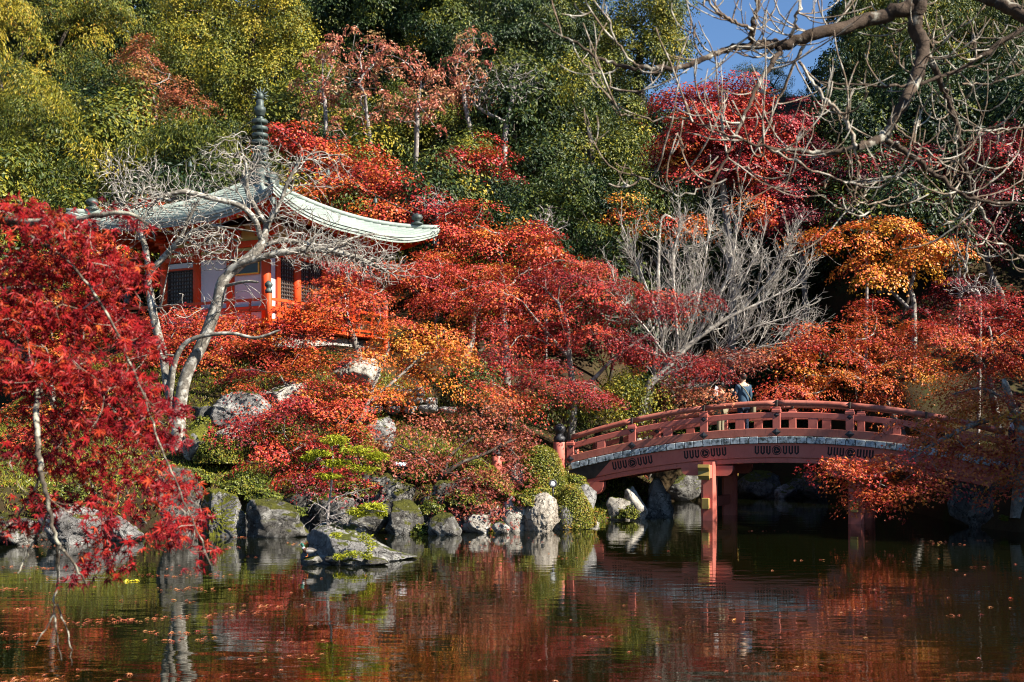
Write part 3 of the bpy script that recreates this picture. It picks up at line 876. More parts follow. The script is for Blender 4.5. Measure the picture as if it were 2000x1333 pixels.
        for c in range(NC):
            s0, s1 = c / NC * 0.93, (c + 1) / NC * 0.93
            V, Fa = [], []
            for s, dz in ((s0, 0.0), (s0, 0.036), (s1 + 0.004, 0.006)):
                for q in ts: V.append(rp(side, q, s, dz))
            for i in range(2):
                for j in range(NTt): Fa.append((i * n + j, i * n + j + 1, (i + 1) * n + j + 1, (i + 1) * n + j))
            link('copper_course', pymesh('copper_course', V, Fa, M['copper']), rf)
        # rafters
        nr = 22
        for k in range(nr):
            q = -0.93 + 1.86 * k / (nr - 1)
            o_ = np.array(rp(side, q, 0.045, -0.25))
            d = S + 0.05
            inn = {0: (d, q * E), 1: (-q * E, d), 2: (-d, -q * E), 3: (q * E, -d)}[side]
            if abs(q * E) > S: 
                f = abs(q * E)
                inn = {0: (f, q * E), 1: (-q * E, f), 2: (-f, -q * E), 3: (q * E, -f)}[side]
            dist = max(abs(inn[0]), abs(inn[1])); s_in = 1 - dist / E
            zi = rp(side, min(1, abs(q * E) / dist), max(0, s_in), -0.30)[2]
            if np.hypot(o_[0] - inn[0], o_[1] - inn[1]) > 0.15:
                beam('rafter', o_, (inn[0], inn[1], zi), 0.09, 0.10, VR, rf, M['ochre'])
    for side in range(4):
        # hips
        pts = [rp(side, 1, s, 0.06) for s in np.linspace(0.0, 0.92, 16)]
        hp = tube('hip_ridge', pts, [0.06] + [0.085] * 15, M['copper'], rf, 8)
        a_, b_ = np.array(rp(side, 1, 0.02, -0.24)), np.array(rp(side, 1, 0.5, -0.42))
        beam('hip_rafter', a_ + (b_ - a_) * 0.05, b_, 0.16, 0.2, VR, rf, M['amber'])
        k_ = rp(side, 1, 0.13, 0.12)
        lathe('ridge_jewel', [(0.02, 0), (0.20, 0.02), (0.22, 0.07), (0.10, 0.12), (0.08, 0.15), (0.18, 0.20), (0.21, 0.28), (0.15, 0.36), (0.05, 0.40), (0.01, 0.43)], M['bronze'], rf, k_, 14)
        c_ = rp(side, 1, 0.035, -0.55)
        bell(pv, c_, 0.9)
    # dark end tile on the near hip, where the ridges meet
    box('ridge_end', rp(3, 1, 0.045, 0.12), (0.26, 0.26, 0.34), M['bronze'], rf, (0, 0, math.radians(45)), 0.05)
    # finial
    fz = L(10.78)
    fi = link('finial', None, pv); fi.location = (0, 0, fz)
    BZ = M['bronze']
    box('finial_base', (0, 0, 0.12), (0.95, 0.95, 0.34), BZ, fi, bev=0.04)
    lathe('inverted_bowl', [(0.46, 0.29), (0.46, 0.34), (0.40, 0.52), (0.22, 0.62), (0.16, 0.66), (0.34, 0.72), (0.40, 0.80), (0.20, 0.84)], BZ, fi, (0, 0, 0), 20)
    lathe('shaft', [(0.13, 0.8), (0.11, 2.2), (0.09, 2.9)], BZ, fi, (0, 0, 0), 14)
    for k in range(6):
        z = 0.98 + k * 0.235; r = 0.30 - 0.008 * k
        lathe('finial_ring', [(0.12, z), (r * 0.92, z), (r, z + 0.03), (r, z + 0.10), (r * 0.94, z + 0.125), (0.12, z + 0.125)], BZ, fi, (0, 0, 0), 20)
    lathe('canopy_drum', [(0.12, 2.40), (0.155, 2.42), (0.16, 2.52), (0.19, 2.54), (0.19, 2.70), (0.14, 2.72), (0.125, 2.76), (0.125, 2.94), (0.09, 2.97)], BZ, fi, (0, 0, 0), 18)
    lathe('finial_jewel', [(0.04, 2.95), (0.11, 3.0), (0.13, 3.08), (0.11, 3.16), (0.05, 3.22), (0.01, 3.26)], BZ, fi, (0, 0, 0), 16)
    for k in range(9):
        an = math.radians(-20 + 220 * k / 8.0)
        dx, dz = math.cos(an), math.sin(an)
        r0, r1 = 0.12, 0.30 + 0.05 * math.sin(an)
        pts = [(0.707 * (dx * r + 0.02 * math.sin(9 * r)), 0.707 * (dx * r), 3.08 + dz * r) for r in np.linspace(r0, r1, 5)]
        tube('flame_tongue', pts, [0.028, 0.034, 0.028, 0.018, 0.006], BZ, fi, 5)
    # chains with bells from the finial to the four corners
    for side in range(4):
        a_ = np.array((0, 0, fz + 2.45)); b_ = np.array(rp(side, 1, 0.12, 0.45))
        pts = [a_ * (1 - u) + b_ * u + np.array((0, 0, -1.1 * u * (1 - u))) for u in np.linspace(0, 1, 14)]
        tube('finial_chain', pts, 0.008, M['bronze'], pv, 4)
        for u in (0.42, 0.72): bell(pv, tuple(a_ * (1 - u) + b_ * u + np.array((0, 0, -1.1 * u * (1 - u) - 0.30))), 0.7)
    return pv

def bell(parent, loc, k=1.0):
    b = lathe('wind_bell', [(0.10 * k, 0), (0.115 * k, 0.02 * k), (0.09 * k, 0.08 * k), (0.085 * k, 0.20 * k), (0.06 * k, 0.25 * k), (0.015 * k, 0.27 * k), (0.015 * k, 0.36 * k)], M['bronze'], parent, loc, 12)
    box('clapper', (0, 0, -0.07 * k), (0.012, 0.06 * k, 0.14 * k), M['bronze'], b)
    return b

def door_lattice(parent, c, w, h, rz):
    d = link('door', None, parent); d.location = c; d.rotation_euler = (0, 0, rz)
    LT = M['lattice']
    for cc, s in (((0, -0.02, h / 2 - 0.03), (w, 0.07, 0.06)), ((0, -0.02, -h / 2 + 0.03), (w, 0.07, 0.06)), ((w / 2 - 0.03, -0.02, 0), (0.06, 0.066, h - 0.12)), ((-w / 2 + 0.03, -0.02, 0), (0.06, 0.066, h - 0.12))):
        box('door_frame', cc, s, LT, d)
    V, Fa = [], []
    def ab(cx, cy, cz, sx, sy, sz):
        o = len(V)
        for x in (-1, 1):
            for y in (-1, 1):
                for z in (-1, 1): V.append((cx + x * sx / 2, cy + y * sy / 2, cz + z * sz / 2))
        for f in ((0, 1, 3, 2), (4, 6, 7, 5), (0, 4, 5, 1), (2, 3, 7, 6), (0, 2, 6, 4), (1, 5, 7, 3)): Fa.append(tuple(o + i for i in f))
    nv, nh = max(4, int(w / 0.115)), max(5, int(h / 0.115))
    for i in range(1, nv): ab(-w / 2 + w * i / nv, -0.02, 0, 0.034, 0.03, h - 0.12)
    for i in range(1, nh): ab(0, -0.026, -h / 2 + h * i / nh, w - 0.12, 0.03, 0.034)
    tag(link('lattice', pymesh('lattice', V, Fa, LT), d), kind='stuff')
    box('backing', (0, 0.035, 0), (w - 0.04, 0.02, h - 0.04), M['paper'], d)
M['paper'] = simple('grey_paper_backing', (0.26, 0.24, 0.23), (0.36, 0.34, 0.33), 3, 0.9, 0.05, bump=0)
pavilion()

# ------------------------------------------------------------------ arched bridge
BA = math.radians(22.0)
BC = np.array((7.71, 34.2))
def bworld(u, v): return np.array((BC[0] + u * math.cos(BA) + v * math.sin(BA), BC[1] - u * math.sin(BA) + v * math.cos(BA)))
def u_at(px, v):
    lo, hi = -9.0, 9.0
    for _ in range(50):
        m = (lo + hi) / 2; w = bworld(m, v)
        if CX + F * w[0] / w[1] < px: lo = m
        else: hi = m
    return lo
def deck(u): return 2.28 - 0.0215 * u * u
def railh(u): return 0.86 - 0.0045 * u * u

def arcbeam(name, u0, u1, v0, v1, f0, f1, mat, parent, n=12):
    """solid between heights f0(u) and f1(u), v0 to v1"""
    V, Fa = [], []
    us = np.linspace(u0, u1, n + 1)
    for u in us:
        V += [(u, v0, f0(u)), (u, v1, f0(u)), (u, v1, f1(u)), (u, v0, f1(u))]
    for i in range(n):
        a = i * 4
        for k in range(4):
            Fa.append((a + k, a + (k + 1) % 4, a + 4 + (k + 1) % 4, a + 4 + k))
    Fa.append((3, 2, 1, 0)); Fa.append((n * 4, n * 4 + 1, n * 4 + 2, n * 4 + 3))
    Fa = [tuple(reversed(f)) for f in Fa]
    o = link(name, pymesh(name, V, Fa, mat), parent)
    md = o.modifiers.new('bevel', 'BEVEL'); md.width = 0.012; md.segments = 1; md.limit_method = 'ANGLE'; md.angle_limit = math.radians(50)
    return o

def bolster(name, uc, length, v0, v1, z0, z1, mat, parent):
    """beam with rounded lower corners"""
    h = z1 - z0; r = h * 0.75; pr = [(-length / 2, z1), (length / 2, z1)]
    for a in np.linspace(0, math.pi / 2, 7): pr.append((length / 2 - r * 0.9 + r * 0.9 * math.cos(a), z0 + r - r * math.sin(a)))
    for a in np.linspace(math.pi / 2, math.pi, 7): pr.append((-length / 2 + r * 0.9 + r * 0.9 * math.cos(a), z0 + r - r * math.sin(a)))
    n = len(pr); V = [(uc + x, v0, z) for x, z in pr] + [(uc + x, v1, z) for x, z in pr]
    Fa = [tuple(range(n)), tuple(range(2 * n - 1, n - 1, -1))] + [(i, n + i, n + (i + 1) % n, (i + 1) % n) for i in range(n)]
    return link(name, pymesh(name, V, [tuple(reversed(f)) for f in Fa], mat), parent)

def giboshi_post(parent, loc, h, r, mat):
    p = lathe('newel_post', [(r, 0), (r, h * 0.66), (r * 0.96, h * 0.665)], mat, parent, loc, 18)
    lathe('onion_cap', [(r * 1.0, h * 0.665), (r * 0.98, h * 0.74), (r * 0.85, h * 0.765), (r * 0.62, h * 0.785), (r * 0.6, h * 0.83), (r * 0.80, h * 0.845),
                        (r * 0.98, h * 0.89), (r * 0.95, h * 0.94), (r * 0.55, h * 0.985), (r * 0.08, h * 1.01)], M['iron'], p, (0, 0, 0), 18)
    return p

def bridge():
    b = thing('arched_bridge', 'vermilion arched wooden bridge with crest marks over the pond', 'bridge', (BC[0], BC[1], 0), -BA)
    SA, ST = M['salmon'], M['salmon_top']
    U0, U1 = -6.0, 6.3
    # deck planks, each with its pale metal end cover on the near and far side
    n = 48
    for i in range(n):
        u0 = U0 + 0.1 + (U1 - U0 - 0.2) * i / n; u1 = U0 + 0.1 + (U1 - U0 - 0.2) * (i + 1) / n - 0.008
        um = (u0 + u1) / 2; an = -math.atan(-0.043 * um)
        w = (u1 - u0) / math.cos(an)
        pl = box('deck_plank', (um, 0, deck(um) - 0.085), (w, 2.9, 0.15), M['wood'], b, (0, an, 0), 0.006)
        for v in (-1, 1):
            h = 0.17 + random.Random(i).uniform(-0.012, 0.012)
            box('plank_cover', (0, v * 1.475, 0.0), (w - 0.006, 0.06, h), M['sheath'], pl, (0, 0, 0), 0.008)
    off = lambda d: (lambda u: deck(u) + d)
    for v in (-1.30, 1.30):
        arcbeam('girder', U0, U1, v - 0.13, v + 0.13, off(-0.56), off(-0.172), SA, b, 28)
        arcbeam('girder_flange', U0 + 0.5, U1, v - 0.10, v + 0.10, off(-0.70), off(-0.563), SA, b, 28)
        arcbeam('bottom_rail', U0, U1, v - 0.155, v + 0.03, off(0.02), off(0.23), ST, b, 28)
        arcbeam('middle_rail', U0, U1, v - 0.135, v + 0.01, lambda u: deck(u) + railh(u) * 0.58, lambda u: deck(u) + railh(u) * 0.58 + 0.155, SA, b, 28)
        majors = [-6.0 + 0.05] + [u_at(p, -1.4) for p in (1235, 1375, 1517, 1660)]
        st = majors[4] - majors[3]
        majors += [majors[4] + st, majors[4] + 2 * st * 0.98]
        for k in range(len(majors)):
            u = majors[k]
            box('rail_post', (u, v - 0.07, deck(u) + 0.02 + railh(u) * 0.45), (0.21, 0.16, railh(u) * 0.9), SA, b)
            box('post_block', (u, v - 0.07, deck(u) + railh(u) * 0.80), (0.25, 0.20, 0.09), SA, b)
            if k + 1 < len(majors):
                u2 = majors[k + 1]; um = (u + u2) / 2
                box('short_post', (um, v - 0.065, deck(um) + railh(um) * 0.42), (0.25, 0.13, railh(um) * 0.42), SA, b)
                us = np.linspace(u + 0.006, u2 - 0.006, 9)
                tube('top_rail', [(q, v - 0.07, deck(q) + railh(q) + 0.03) for q in us], 0.078, ST, b, 12)
            box('rail_joint', (u, v - 0.07, deck(u) + railh(u) + 0.03), (0.06, 0.175, 0.175), M['tar'], b)
            # diamond iron fittings
            for dz, s in ((0.125, 0.125), (railh(u) * 0.58 + 0.078, 0.095)):
                for face in ((-1, 1) if 0 < k else (-1,)):
                    y = v - 0.155 - 0.012 if face < 0 else v + 0.03 + 0.012
                    if dz > 0.2: y = v - 0.135 - 0.012 if face < 0 else v + 0.01 + 0.012
                    zc = deck(u) + dz
                    V = [(u - s, y, zc), (u, y, zc - s * 0.82), (u + s, y, zc), (u, y, zc + s * 0.82), (u, y + face * 0.03, zc)]
                    V = [tuple(q) for q in V]
                    Fa = [(0, 1, 4), (1, 2, 4), (2, 3, 4), (3, 0, 4)]
                    if face > 0: Fa = [tuple(reversed(f)) for f in Fa]
                    link('diamond_fitting', pymesh('diamond_fitting', V, Fa, M['iron']), b)
        # dark metal sheathing round the left end of the girder
        V, Fa = [], []
        us = np.linspace(U0 + 0.02, U0 + 1.25, 9)
        for i, u in enumerate(us):
            f = i / 8.0
            V += [(u, v - 0.137, deck(u) - 0.575 + 0.40 * max(0, f - 0.62) / 0.38), (u, v - 0.137, deck(u) - 0.18)]
        for i in range(8): Fa.append((2 * i, 2 * i + 2, 2 * i + 3, 2 * i + 1))
        link('end_sheathing', pymesh('end_sheathing', V, Fa, M['tar']), b)
    # cross timbers under the deck
    for u in np.linspace(U0 + 0.6, U1 - 0.6, 12):
        box('cross_timber', (u, 0, deck(u) - 0.30), (0.16, 2.3, 0.2), SA, b)
    # piers
    for uc in (u_at(1385, -1.35), u_at(1673, -1.35)):
        for v in (-1.30, 1.30):
            bm = bmesh.new(); bmesh.ops.create_cube(bm, size=1.0)
            bmesh.ops.scale(bm, vec=(0.40, 0.40, 2.8), verts=bm.verts)
            bmesh.ops.bevel(bm, geom=[e for e in bm.edges if abs(e.verts[0].co.z - e.verts[1].co.z) > 1], offset=0.07, segments=1, affect='EDGES')
            me = bpy.data.meshes.new('pier'); bm.to_mesh(me); bm.free(); me.materials.append(SA)
            o = link('pier', me, b); o.location = (uc, v, 0.2)
            f = link('pier_footing', rock_mesh((0.27, 0.27, 0.30), int(uc * 10 + 50 + v), 'rock_grey', 0.6, 4, 8), b); f.location = (uc, v, -0.16)
            bolster('bolster', uc - 0.05, 1.42, v - 0.12, v + 0.12, deck(uc) - 0.98, deck(uc) - 0.703, SA, b)
        tb = box('cap_beam', (uc - 0.02, 0, 1.33), (0.27, 3.7, 0.36), SA, b)
        for s in (-1, 1):
            pr = [(0.0, 0.20), (0.10, 0.20), (0.12, 0.12), (0.06, 0.02), (0.10, -0.10), (0.02, -0.21), (0.0, -0.21)]
            V = [(x, s * (1.85 + y), z) for x in (-0.15, 0.15) for y, z in pr]; m = len(pr)
            Fa = [tuple(range(m)), tuple(range(2 * m - 1, m - 1, -1))] + [(i, m + i, m + (i + 1) % m, (i + 1) % m) for i in range(m)]
            if s > 0: Fa = [tuple(reversed(f)) for f in Fa]
            link('gold_end', pymesh('gold_end', V, Fa, M['gold']), tb)
        tb = box('tie_beam', (uc - 0.02, 0, 0.47), (0.17, 3.3, 0.27), SA, b)
        for s in (-1, 1): box('gold_end', (0, s * 1.69, 0), (0.2, 0.1, 0.3), M['gold'], tb)
    for v in (-1.30, 1.30):
        bolster('end_bolster', U0 + 0.55, 0.95, v - 0.14, v + 0.14, deck(U0 + 0.5) - 0.98, deck(U0 + 0.5) - 0.62, SA, b)
    box('abutment', (U0 + 0.0, 0, 0.2), (0.7, 3.2, 2.0), M['rock_dark'], b, bev=0.05)
    box('abutment', (U1 + 0.15, 0, 0.2), (0.8, 3.2, 2.0), M['rock_dark'], b, bev=0.05)
    # newel posts and the splayed wing rails
    for (u, v, z, h, r) in ((-6.28, -1.42, 1.10, 1.55, 0.175), (-6.05, 1.42, 1.2, 1.45, 0.175), (6.55, -1.42, 1.1, 1.5, 0.175), (6.55, 1.42, 1.1, 1.5, 0.175),
                            (-7.1, 2.2, 1.0, 1.35, 0.15), (-8.0, -1.95, 0.9, 1.25, 0.15)):
        giboshi_post(b, (u, v, z), h, r, SA)
    for (a, c) in (((-6.05, 1.42), (-7.1, 2.2)), ((-6.28, -1.42), (-8.0, -1.95))):
        for dz in (1.75, 1.48):
            beam('wing_rail', (a[0], a[1], dz + 0.08), (c[0], c[1], dz - 0.08), 0.10, 0.11, SA, b)
    # crest marks painted on the near girder: three shields, a whirl, three shields
    yv = -1.30 - 0.134
    for p in (1235, 1377, 1517, 1661):
        uc = u_at(p, -1.43); an = math.atan(-0.043 * uc); zc = deck(uc) - 0.362
        ca, sa = math.cos(an), math.sin(an)
        def T(x, z):
            x, z = x * 1.22, z * 1.22
            return (uc + x * ca - z * sa, yv, zc + x * sa + z * ca)
        for k in range(6):
            x = (-0.43 + 0.125 * k) if k < 3 else (0.43 - 0.125 * (5 - k))
            o_ = [(-0.048, 0.095), (-0.048, -0.06), (0, -0.10), (0.048, -0.06), (0.048, 0.095)]
            i_ = [(-0.014, 0.095), (-0.014, -0.044), (0, -0.058), (0.014, -0.044), (0.014, 0.095)]
            V = [T(x + a_, c_) for a_, c_ in o_] + [T(x + a_, c_) for a_, c_ in i_]
            Fa = [(i, i + 1, 5 + i + 1, 5 + i) for i in range(4)]
            link('crest_shield', pymesh('crest_shield', V, Fa, M['black']), b)
        V, Fa = [], []
        N = 28
        for i in range(N):
            a_ = 2 * math.pi * i / N
            V += [T(0.105 * math.cos(a_), 0.105 * math.sin(a_)), T(0.088 * math.cos(a_), 0.088 * math.sin(a_))]
        for i in range(N): j = (i + 1) % N; Fa.append((2 * i, 2 * j, 2 * j + 1, 2 * i + 1))
        for q in range(3):
            o_ = len(V); m = 10
            for i in range(m):
                f = i / (m - 1); a_ = q * 2.094 + f * 2.7; r_ = 0.028 + 0.045 * f; w = 0.030 * (1 - f) ** 0.6 + 0.003
                V += [T((r_ + w) * math.cos(a_), (r_ + w) * math.sin(a_)), T((r_ - w) * math.cos(a_), (r_ - w) * math.sin(a_))]
            for i in range(m - 1): Fa.append((o_ + 2 * i, o_ + 2 * i + 2, o_ + 2 * i + 3, o_ + 2 * i + 1))
        link('crest_whirl', pymesh('crest_whirl', V, Fa, M['black']), b)
    return b
bridge()

# ------------------------------------------------------------------ rocks
RK = [  # label, px, top, foot, distance, width, material, seed, options
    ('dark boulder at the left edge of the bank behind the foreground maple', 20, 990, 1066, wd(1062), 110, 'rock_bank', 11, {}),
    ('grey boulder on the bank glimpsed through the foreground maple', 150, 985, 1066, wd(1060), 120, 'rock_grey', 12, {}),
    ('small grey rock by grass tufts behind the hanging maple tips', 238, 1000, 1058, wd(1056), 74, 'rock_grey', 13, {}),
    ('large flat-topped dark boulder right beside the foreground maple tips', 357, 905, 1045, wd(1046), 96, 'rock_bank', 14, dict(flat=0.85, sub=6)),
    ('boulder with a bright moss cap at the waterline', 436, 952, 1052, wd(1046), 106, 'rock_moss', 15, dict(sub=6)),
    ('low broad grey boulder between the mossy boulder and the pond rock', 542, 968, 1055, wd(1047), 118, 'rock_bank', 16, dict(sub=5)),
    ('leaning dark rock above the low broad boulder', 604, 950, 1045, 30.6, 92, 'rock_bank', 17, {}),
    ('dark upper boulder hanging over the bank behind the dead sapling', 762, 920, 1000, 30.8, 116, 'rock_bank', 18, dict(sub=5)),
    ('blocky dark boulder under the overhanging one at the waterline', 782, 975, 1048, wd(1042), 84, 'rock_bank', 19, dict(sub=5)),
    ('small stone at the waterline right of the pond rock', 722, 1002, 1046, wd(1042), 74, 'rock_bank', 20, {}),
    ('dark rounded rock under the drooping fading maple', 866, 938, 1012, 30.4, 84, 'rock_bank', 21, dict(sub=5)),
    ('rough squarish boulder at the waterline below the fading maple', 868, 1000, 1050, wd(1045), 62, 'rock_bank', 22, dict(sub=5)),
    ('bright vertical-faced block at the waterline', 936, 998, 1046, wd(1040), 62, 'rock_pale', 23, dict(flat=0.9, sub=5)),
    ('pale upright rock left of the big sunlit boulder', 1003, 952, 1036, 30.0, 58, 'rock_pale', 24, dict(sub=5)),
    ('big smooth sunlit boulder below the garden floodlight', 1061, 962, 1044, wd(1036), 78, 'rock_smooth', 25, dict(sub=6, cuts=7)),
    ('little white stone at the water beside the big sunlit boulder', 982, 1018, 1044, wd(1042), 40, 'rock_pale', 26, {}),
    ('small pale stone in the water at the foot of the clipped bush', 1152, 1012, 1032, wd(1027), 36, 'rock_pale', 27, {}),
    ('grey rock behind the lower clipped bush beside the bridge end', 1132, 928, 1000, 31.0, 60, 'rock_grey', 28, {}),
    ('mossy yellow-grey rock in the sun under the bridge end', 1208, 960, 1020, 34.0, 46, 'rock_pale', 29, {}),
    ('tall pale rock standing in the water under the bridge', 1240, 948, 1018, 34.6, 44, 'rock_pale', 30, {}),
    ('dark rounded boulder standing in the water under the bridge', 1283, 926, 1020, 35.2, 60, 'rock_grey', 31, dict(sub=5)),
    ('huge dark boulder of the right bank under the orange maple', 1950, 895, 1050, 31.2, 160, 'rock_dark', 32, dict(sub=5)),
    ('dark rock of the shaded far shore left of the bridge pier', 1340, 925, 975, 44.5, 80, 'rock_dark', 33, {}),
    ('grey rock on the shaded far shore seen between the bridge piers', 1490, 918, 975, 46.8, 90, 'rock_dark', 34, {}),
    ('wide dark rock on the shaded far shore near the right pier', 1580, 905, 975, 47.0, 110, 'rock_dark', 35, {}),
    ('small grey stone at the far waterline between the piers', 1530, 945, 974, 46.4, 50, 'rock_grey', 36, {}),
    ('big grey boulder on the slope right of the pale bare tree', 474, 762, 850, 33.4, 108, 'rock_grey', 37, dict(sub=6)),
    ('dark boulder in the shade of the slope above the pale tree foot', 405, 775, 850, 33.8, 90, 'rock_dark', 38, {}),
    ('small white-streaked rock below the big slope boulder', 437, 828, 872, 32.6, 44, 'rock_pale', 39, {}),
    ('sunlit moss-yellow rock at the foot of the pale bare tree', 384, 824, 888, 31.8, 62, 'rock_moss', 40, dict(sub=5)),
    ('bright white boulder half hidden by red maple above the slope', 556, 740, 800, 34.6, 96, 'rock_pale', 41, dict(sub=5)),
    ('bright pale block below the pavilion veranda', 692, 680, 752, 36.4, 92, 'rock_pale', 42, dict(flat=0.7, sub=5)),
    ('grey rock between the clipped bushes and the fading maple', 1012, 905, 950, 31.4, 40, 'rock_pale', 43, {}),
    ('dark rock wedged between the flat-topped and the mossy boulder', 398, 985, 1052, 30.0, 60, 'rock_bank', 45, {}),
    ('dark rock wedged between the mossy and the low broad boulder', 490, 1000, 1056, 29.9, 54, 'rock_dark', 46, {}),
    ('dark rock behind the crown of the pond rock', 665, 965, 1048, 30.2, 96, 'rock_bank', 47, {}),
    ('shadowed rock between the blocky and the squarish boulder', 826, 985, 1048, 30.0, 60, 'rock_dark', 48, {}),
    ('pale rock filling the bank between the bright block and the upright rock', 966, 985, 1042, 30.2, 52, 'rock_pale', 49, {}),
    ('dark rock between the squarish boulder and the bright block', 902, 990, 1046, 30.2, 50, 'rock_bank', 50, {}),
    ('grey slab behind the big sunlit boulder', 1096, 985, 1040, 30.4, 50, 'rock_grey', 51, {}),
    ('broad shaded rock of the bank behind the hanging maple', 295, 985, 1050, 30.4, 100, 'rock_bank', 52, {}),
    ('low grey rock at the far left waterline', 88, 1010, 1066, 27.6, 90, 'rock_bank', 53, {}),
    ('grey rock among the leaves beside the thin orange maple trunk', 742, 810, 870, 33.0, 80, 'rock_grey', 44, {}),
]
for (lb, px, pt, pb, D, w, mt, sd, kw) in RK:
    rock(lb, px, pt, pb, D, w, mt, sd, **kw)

# stones of the little retaining wall under the orange maple
wl = thing('stone_wall', 'low grey stone retaining wall behind the orange maple trunk', 'wall', (X(780, 35.0), 35.0, Z(812, 35.0)))
wr = random.Random(5)
for row in range(3):
    px = 712 + row * 9
    while px < 860 - row * 14:
        w = wr.uniform(26, 44); D = 35.0 + row * 0.25
        py = 800 - row * 17
        s = link('stone', rock_mesh((w * D / F / 2 * 1.02, 0.3, 0.15), wr.randint(1, 9999), 'stone', 0.75, 4, 9, 0.03), wl)
        s.location = Vector((X(px + w / 2, D), D, Z(py, D))) - wl.location
        px += w

# the long rock in the pond: a dome with a tail running down into the water on the right
def pond_rock():
    V, Fa = ICO6
    rng = np.random.default_rng(77)
    r = np.full(len(V), 1.25)
    for _ in range(14):
        n = nrm(rng.normal(size=3)); h = rng.uniform(0.74, 1.0); c = V @ n
        r = np.where(c > 0.15, np.minimum(r, h / np.maximum(c, 0.15)), r)
    r = r + 0.05 * vnoise(V, 3, 6) + 0.04 * vnoise(V, 4, 14) + 0.02 * np.abs(vnoise(V, 5, 30))
    W = V * r[:, None]
    W = W / np.abs(W).max(0)
    x = W[:, 0]
    top = np.interp(x, [-1, -0.8, -0.45, 0.0, 0.25, 0.6, 1.0], [0.35, 0.80, 1.0, 1.0, 0.82, 0.42, 0.14])
    W[:, 2] = np.where(W[:, 2] > 0, W[:, 2] * top, W[:, 2])
    D = 22.6
    W = W * np.array((120 * D / F, 0.95, 0.86))
    o = link('pond_rock', npmesh('pond_rock', W, Fa, True, None, M['rock_grey']))
    o.location = (X(692, D), D, 0.0)
    tag(o, 'low domed grey rock rising alone from the pond with a tail to the right', 'rock')
pond_rock()
for k, (px, py, w, h) in enumerate(((612, 1098, 44, 16), (655, 1100, 40, 20), (690, 1103, 44, 14), (735, 1100, 56, 18))):
    lb = ['flat streaked stone under the duck', 'knobbly stone at the left front foot of the pond rock', 'low pale stone at the front foot of the pond rock', 'pale ledge at the right front foot of the pond rock'][k]
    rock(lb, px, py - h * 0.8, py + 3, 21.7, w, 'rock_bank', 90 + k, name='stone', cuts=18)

# ------------------------------------------------------------------ clipped bushes and low plants
bush('clipped_bush', 'tall round clipped bush beside the left bridge newel', 1056, 955, 31.6, 52, 86, 1, 0.62, lump=0.045, leaf=0.045, dens=1.15)
bush('clipped_bush', 'lower round clipped bush right of the floodlight at the water', 1116, 1022, 30.6, 43, 78, 2, 0.62, lump=0.045, leaf=0.045, dens=1.15)
bush('clipped_bush', 'small clipped bush between the tall bush and the bridge girder', 1124, 948, 32.0, 26, 22, 3, 0.55)
bush('clipped_bush', 'flat clipped bush behind the floodlight', 1052, 975, 31.0, 40, 24, 4, 0.6)
bush('clipped_bush', 'wide yellow-green clipped mound behind the thin orange maple trunk', 690, 895, 32.6, 52, 64, 5, 0.66)
bush('clipped_bush', 'small yellow-green clipped mound among the crimson leaves', 552, 862, 32.4, 34, 30, 6, 0.68)
bush('clipped_bush', 'low golden bush beside the small white floodlight', 748, 915, 31.8, 34, 30, 7, 0.72)
bush('clipped_bush', 'dark mossy bush right of the flat-topped boulder', 475, 965, 31.0, 62, 44, 8, 0.30)
bush('clipped_bush', 'bush of yellow-green leaves on the slope right of the moss-yellow rock', 430, 900, 31.6, 46, 44, 9, 0.6, lump=0.2)
bush('clipped_bush', 'small leafy shrub above the moss-yellow rock', 396, 850, 32.6, 26, 36, 10, 0.5, lump=0.25)
bush('clipped_bush', 'low green bush above the dark overhanging boulder', 815, 935, 31.4, 44, 26, 12, 0.5, lump=0.2)
bush('clipped_bush', 'yellow-green bush under the branches of the fading maple', 905, 940, 31.8, 56, 40, 13, 0.62, lump=0.2)
bush('shrub', 'shaded green bush on the bank behind the foreground maple', 140, 1000, 30.8, 70, 60, 14, 0.45, lump=0.2)
bush('shrub', 'yellow-green bush at the far left of the bank', 30, 990, 31.4, 60, 50, 15, 0.55, lump=0.2)
bush('shrub', 'low green plants at the waterline left of the flat-topped boulder', 280, 1035, 30.4, 44, 30, 16, 0.4, lump=0.2)
bush('shrub', 'small bright green plant at the waterline beside the squarish boulder', 822, 1043, wd(1043), 20, 22, 17, 0.45, lump=0.3)
bush('shrub', 'small bright green plant between the vertical block and the sunlit boulder', 968, 1032, wd(1036), 24, 24, 18, 0.58, lump=0.3)
bush('shrub', 'pale scrubby growth at the foot of the lower clipped bush', 1150, 1022, 30.9, 20, 30, 19, 0.75, lump=0.3, leaf=0.04)
for k_, (px_, py_, D_, rx_, ry_, tn_, lb_) in enumerate((
        (462, 962, 30.2, 30, 26, .5, 'low yellow-green plant on top of the mossy boulder gap'), (515, 975, 30.2, 36, 22, .42, 'low green plant spilling over the low broad boulder'),
        (640, 985, 30.5, 40, 22, .5, 'leafy plant above the rock behind the dead sapling'), (700, 965, 30.6, 40, 26, .6, 'yellow-green plant left of the overhanging boulder'),
        (845, 1000, 29.9, 30, 22, .45, 'green plant between the dark rocks under the fading maple'), (905, 985, 30.0, 34, 24, .6, 'yellow plant above the bright waterline block'),
        (1025, 985, 29.9, 24, 22, .6, 'yellow-green plant between the upright rock and the sunlit boulder'), (570, 1005, 29.8, 30, 16, .35, 'dark moss cushion right of the low broad boulder'),
        (385, 940, 30.4, 34, 24, .5, 'mossy cushion right of the flat-topped boulder'), (330, 935, 30.8, 50, 30, .58, 'yellow-green growth on the bank left of the flat-topped boulder'))):
    bush('shrub', lb_, px_, py_, D_, rx_, ry_, 600 + k_, tn_, lump=0.28)
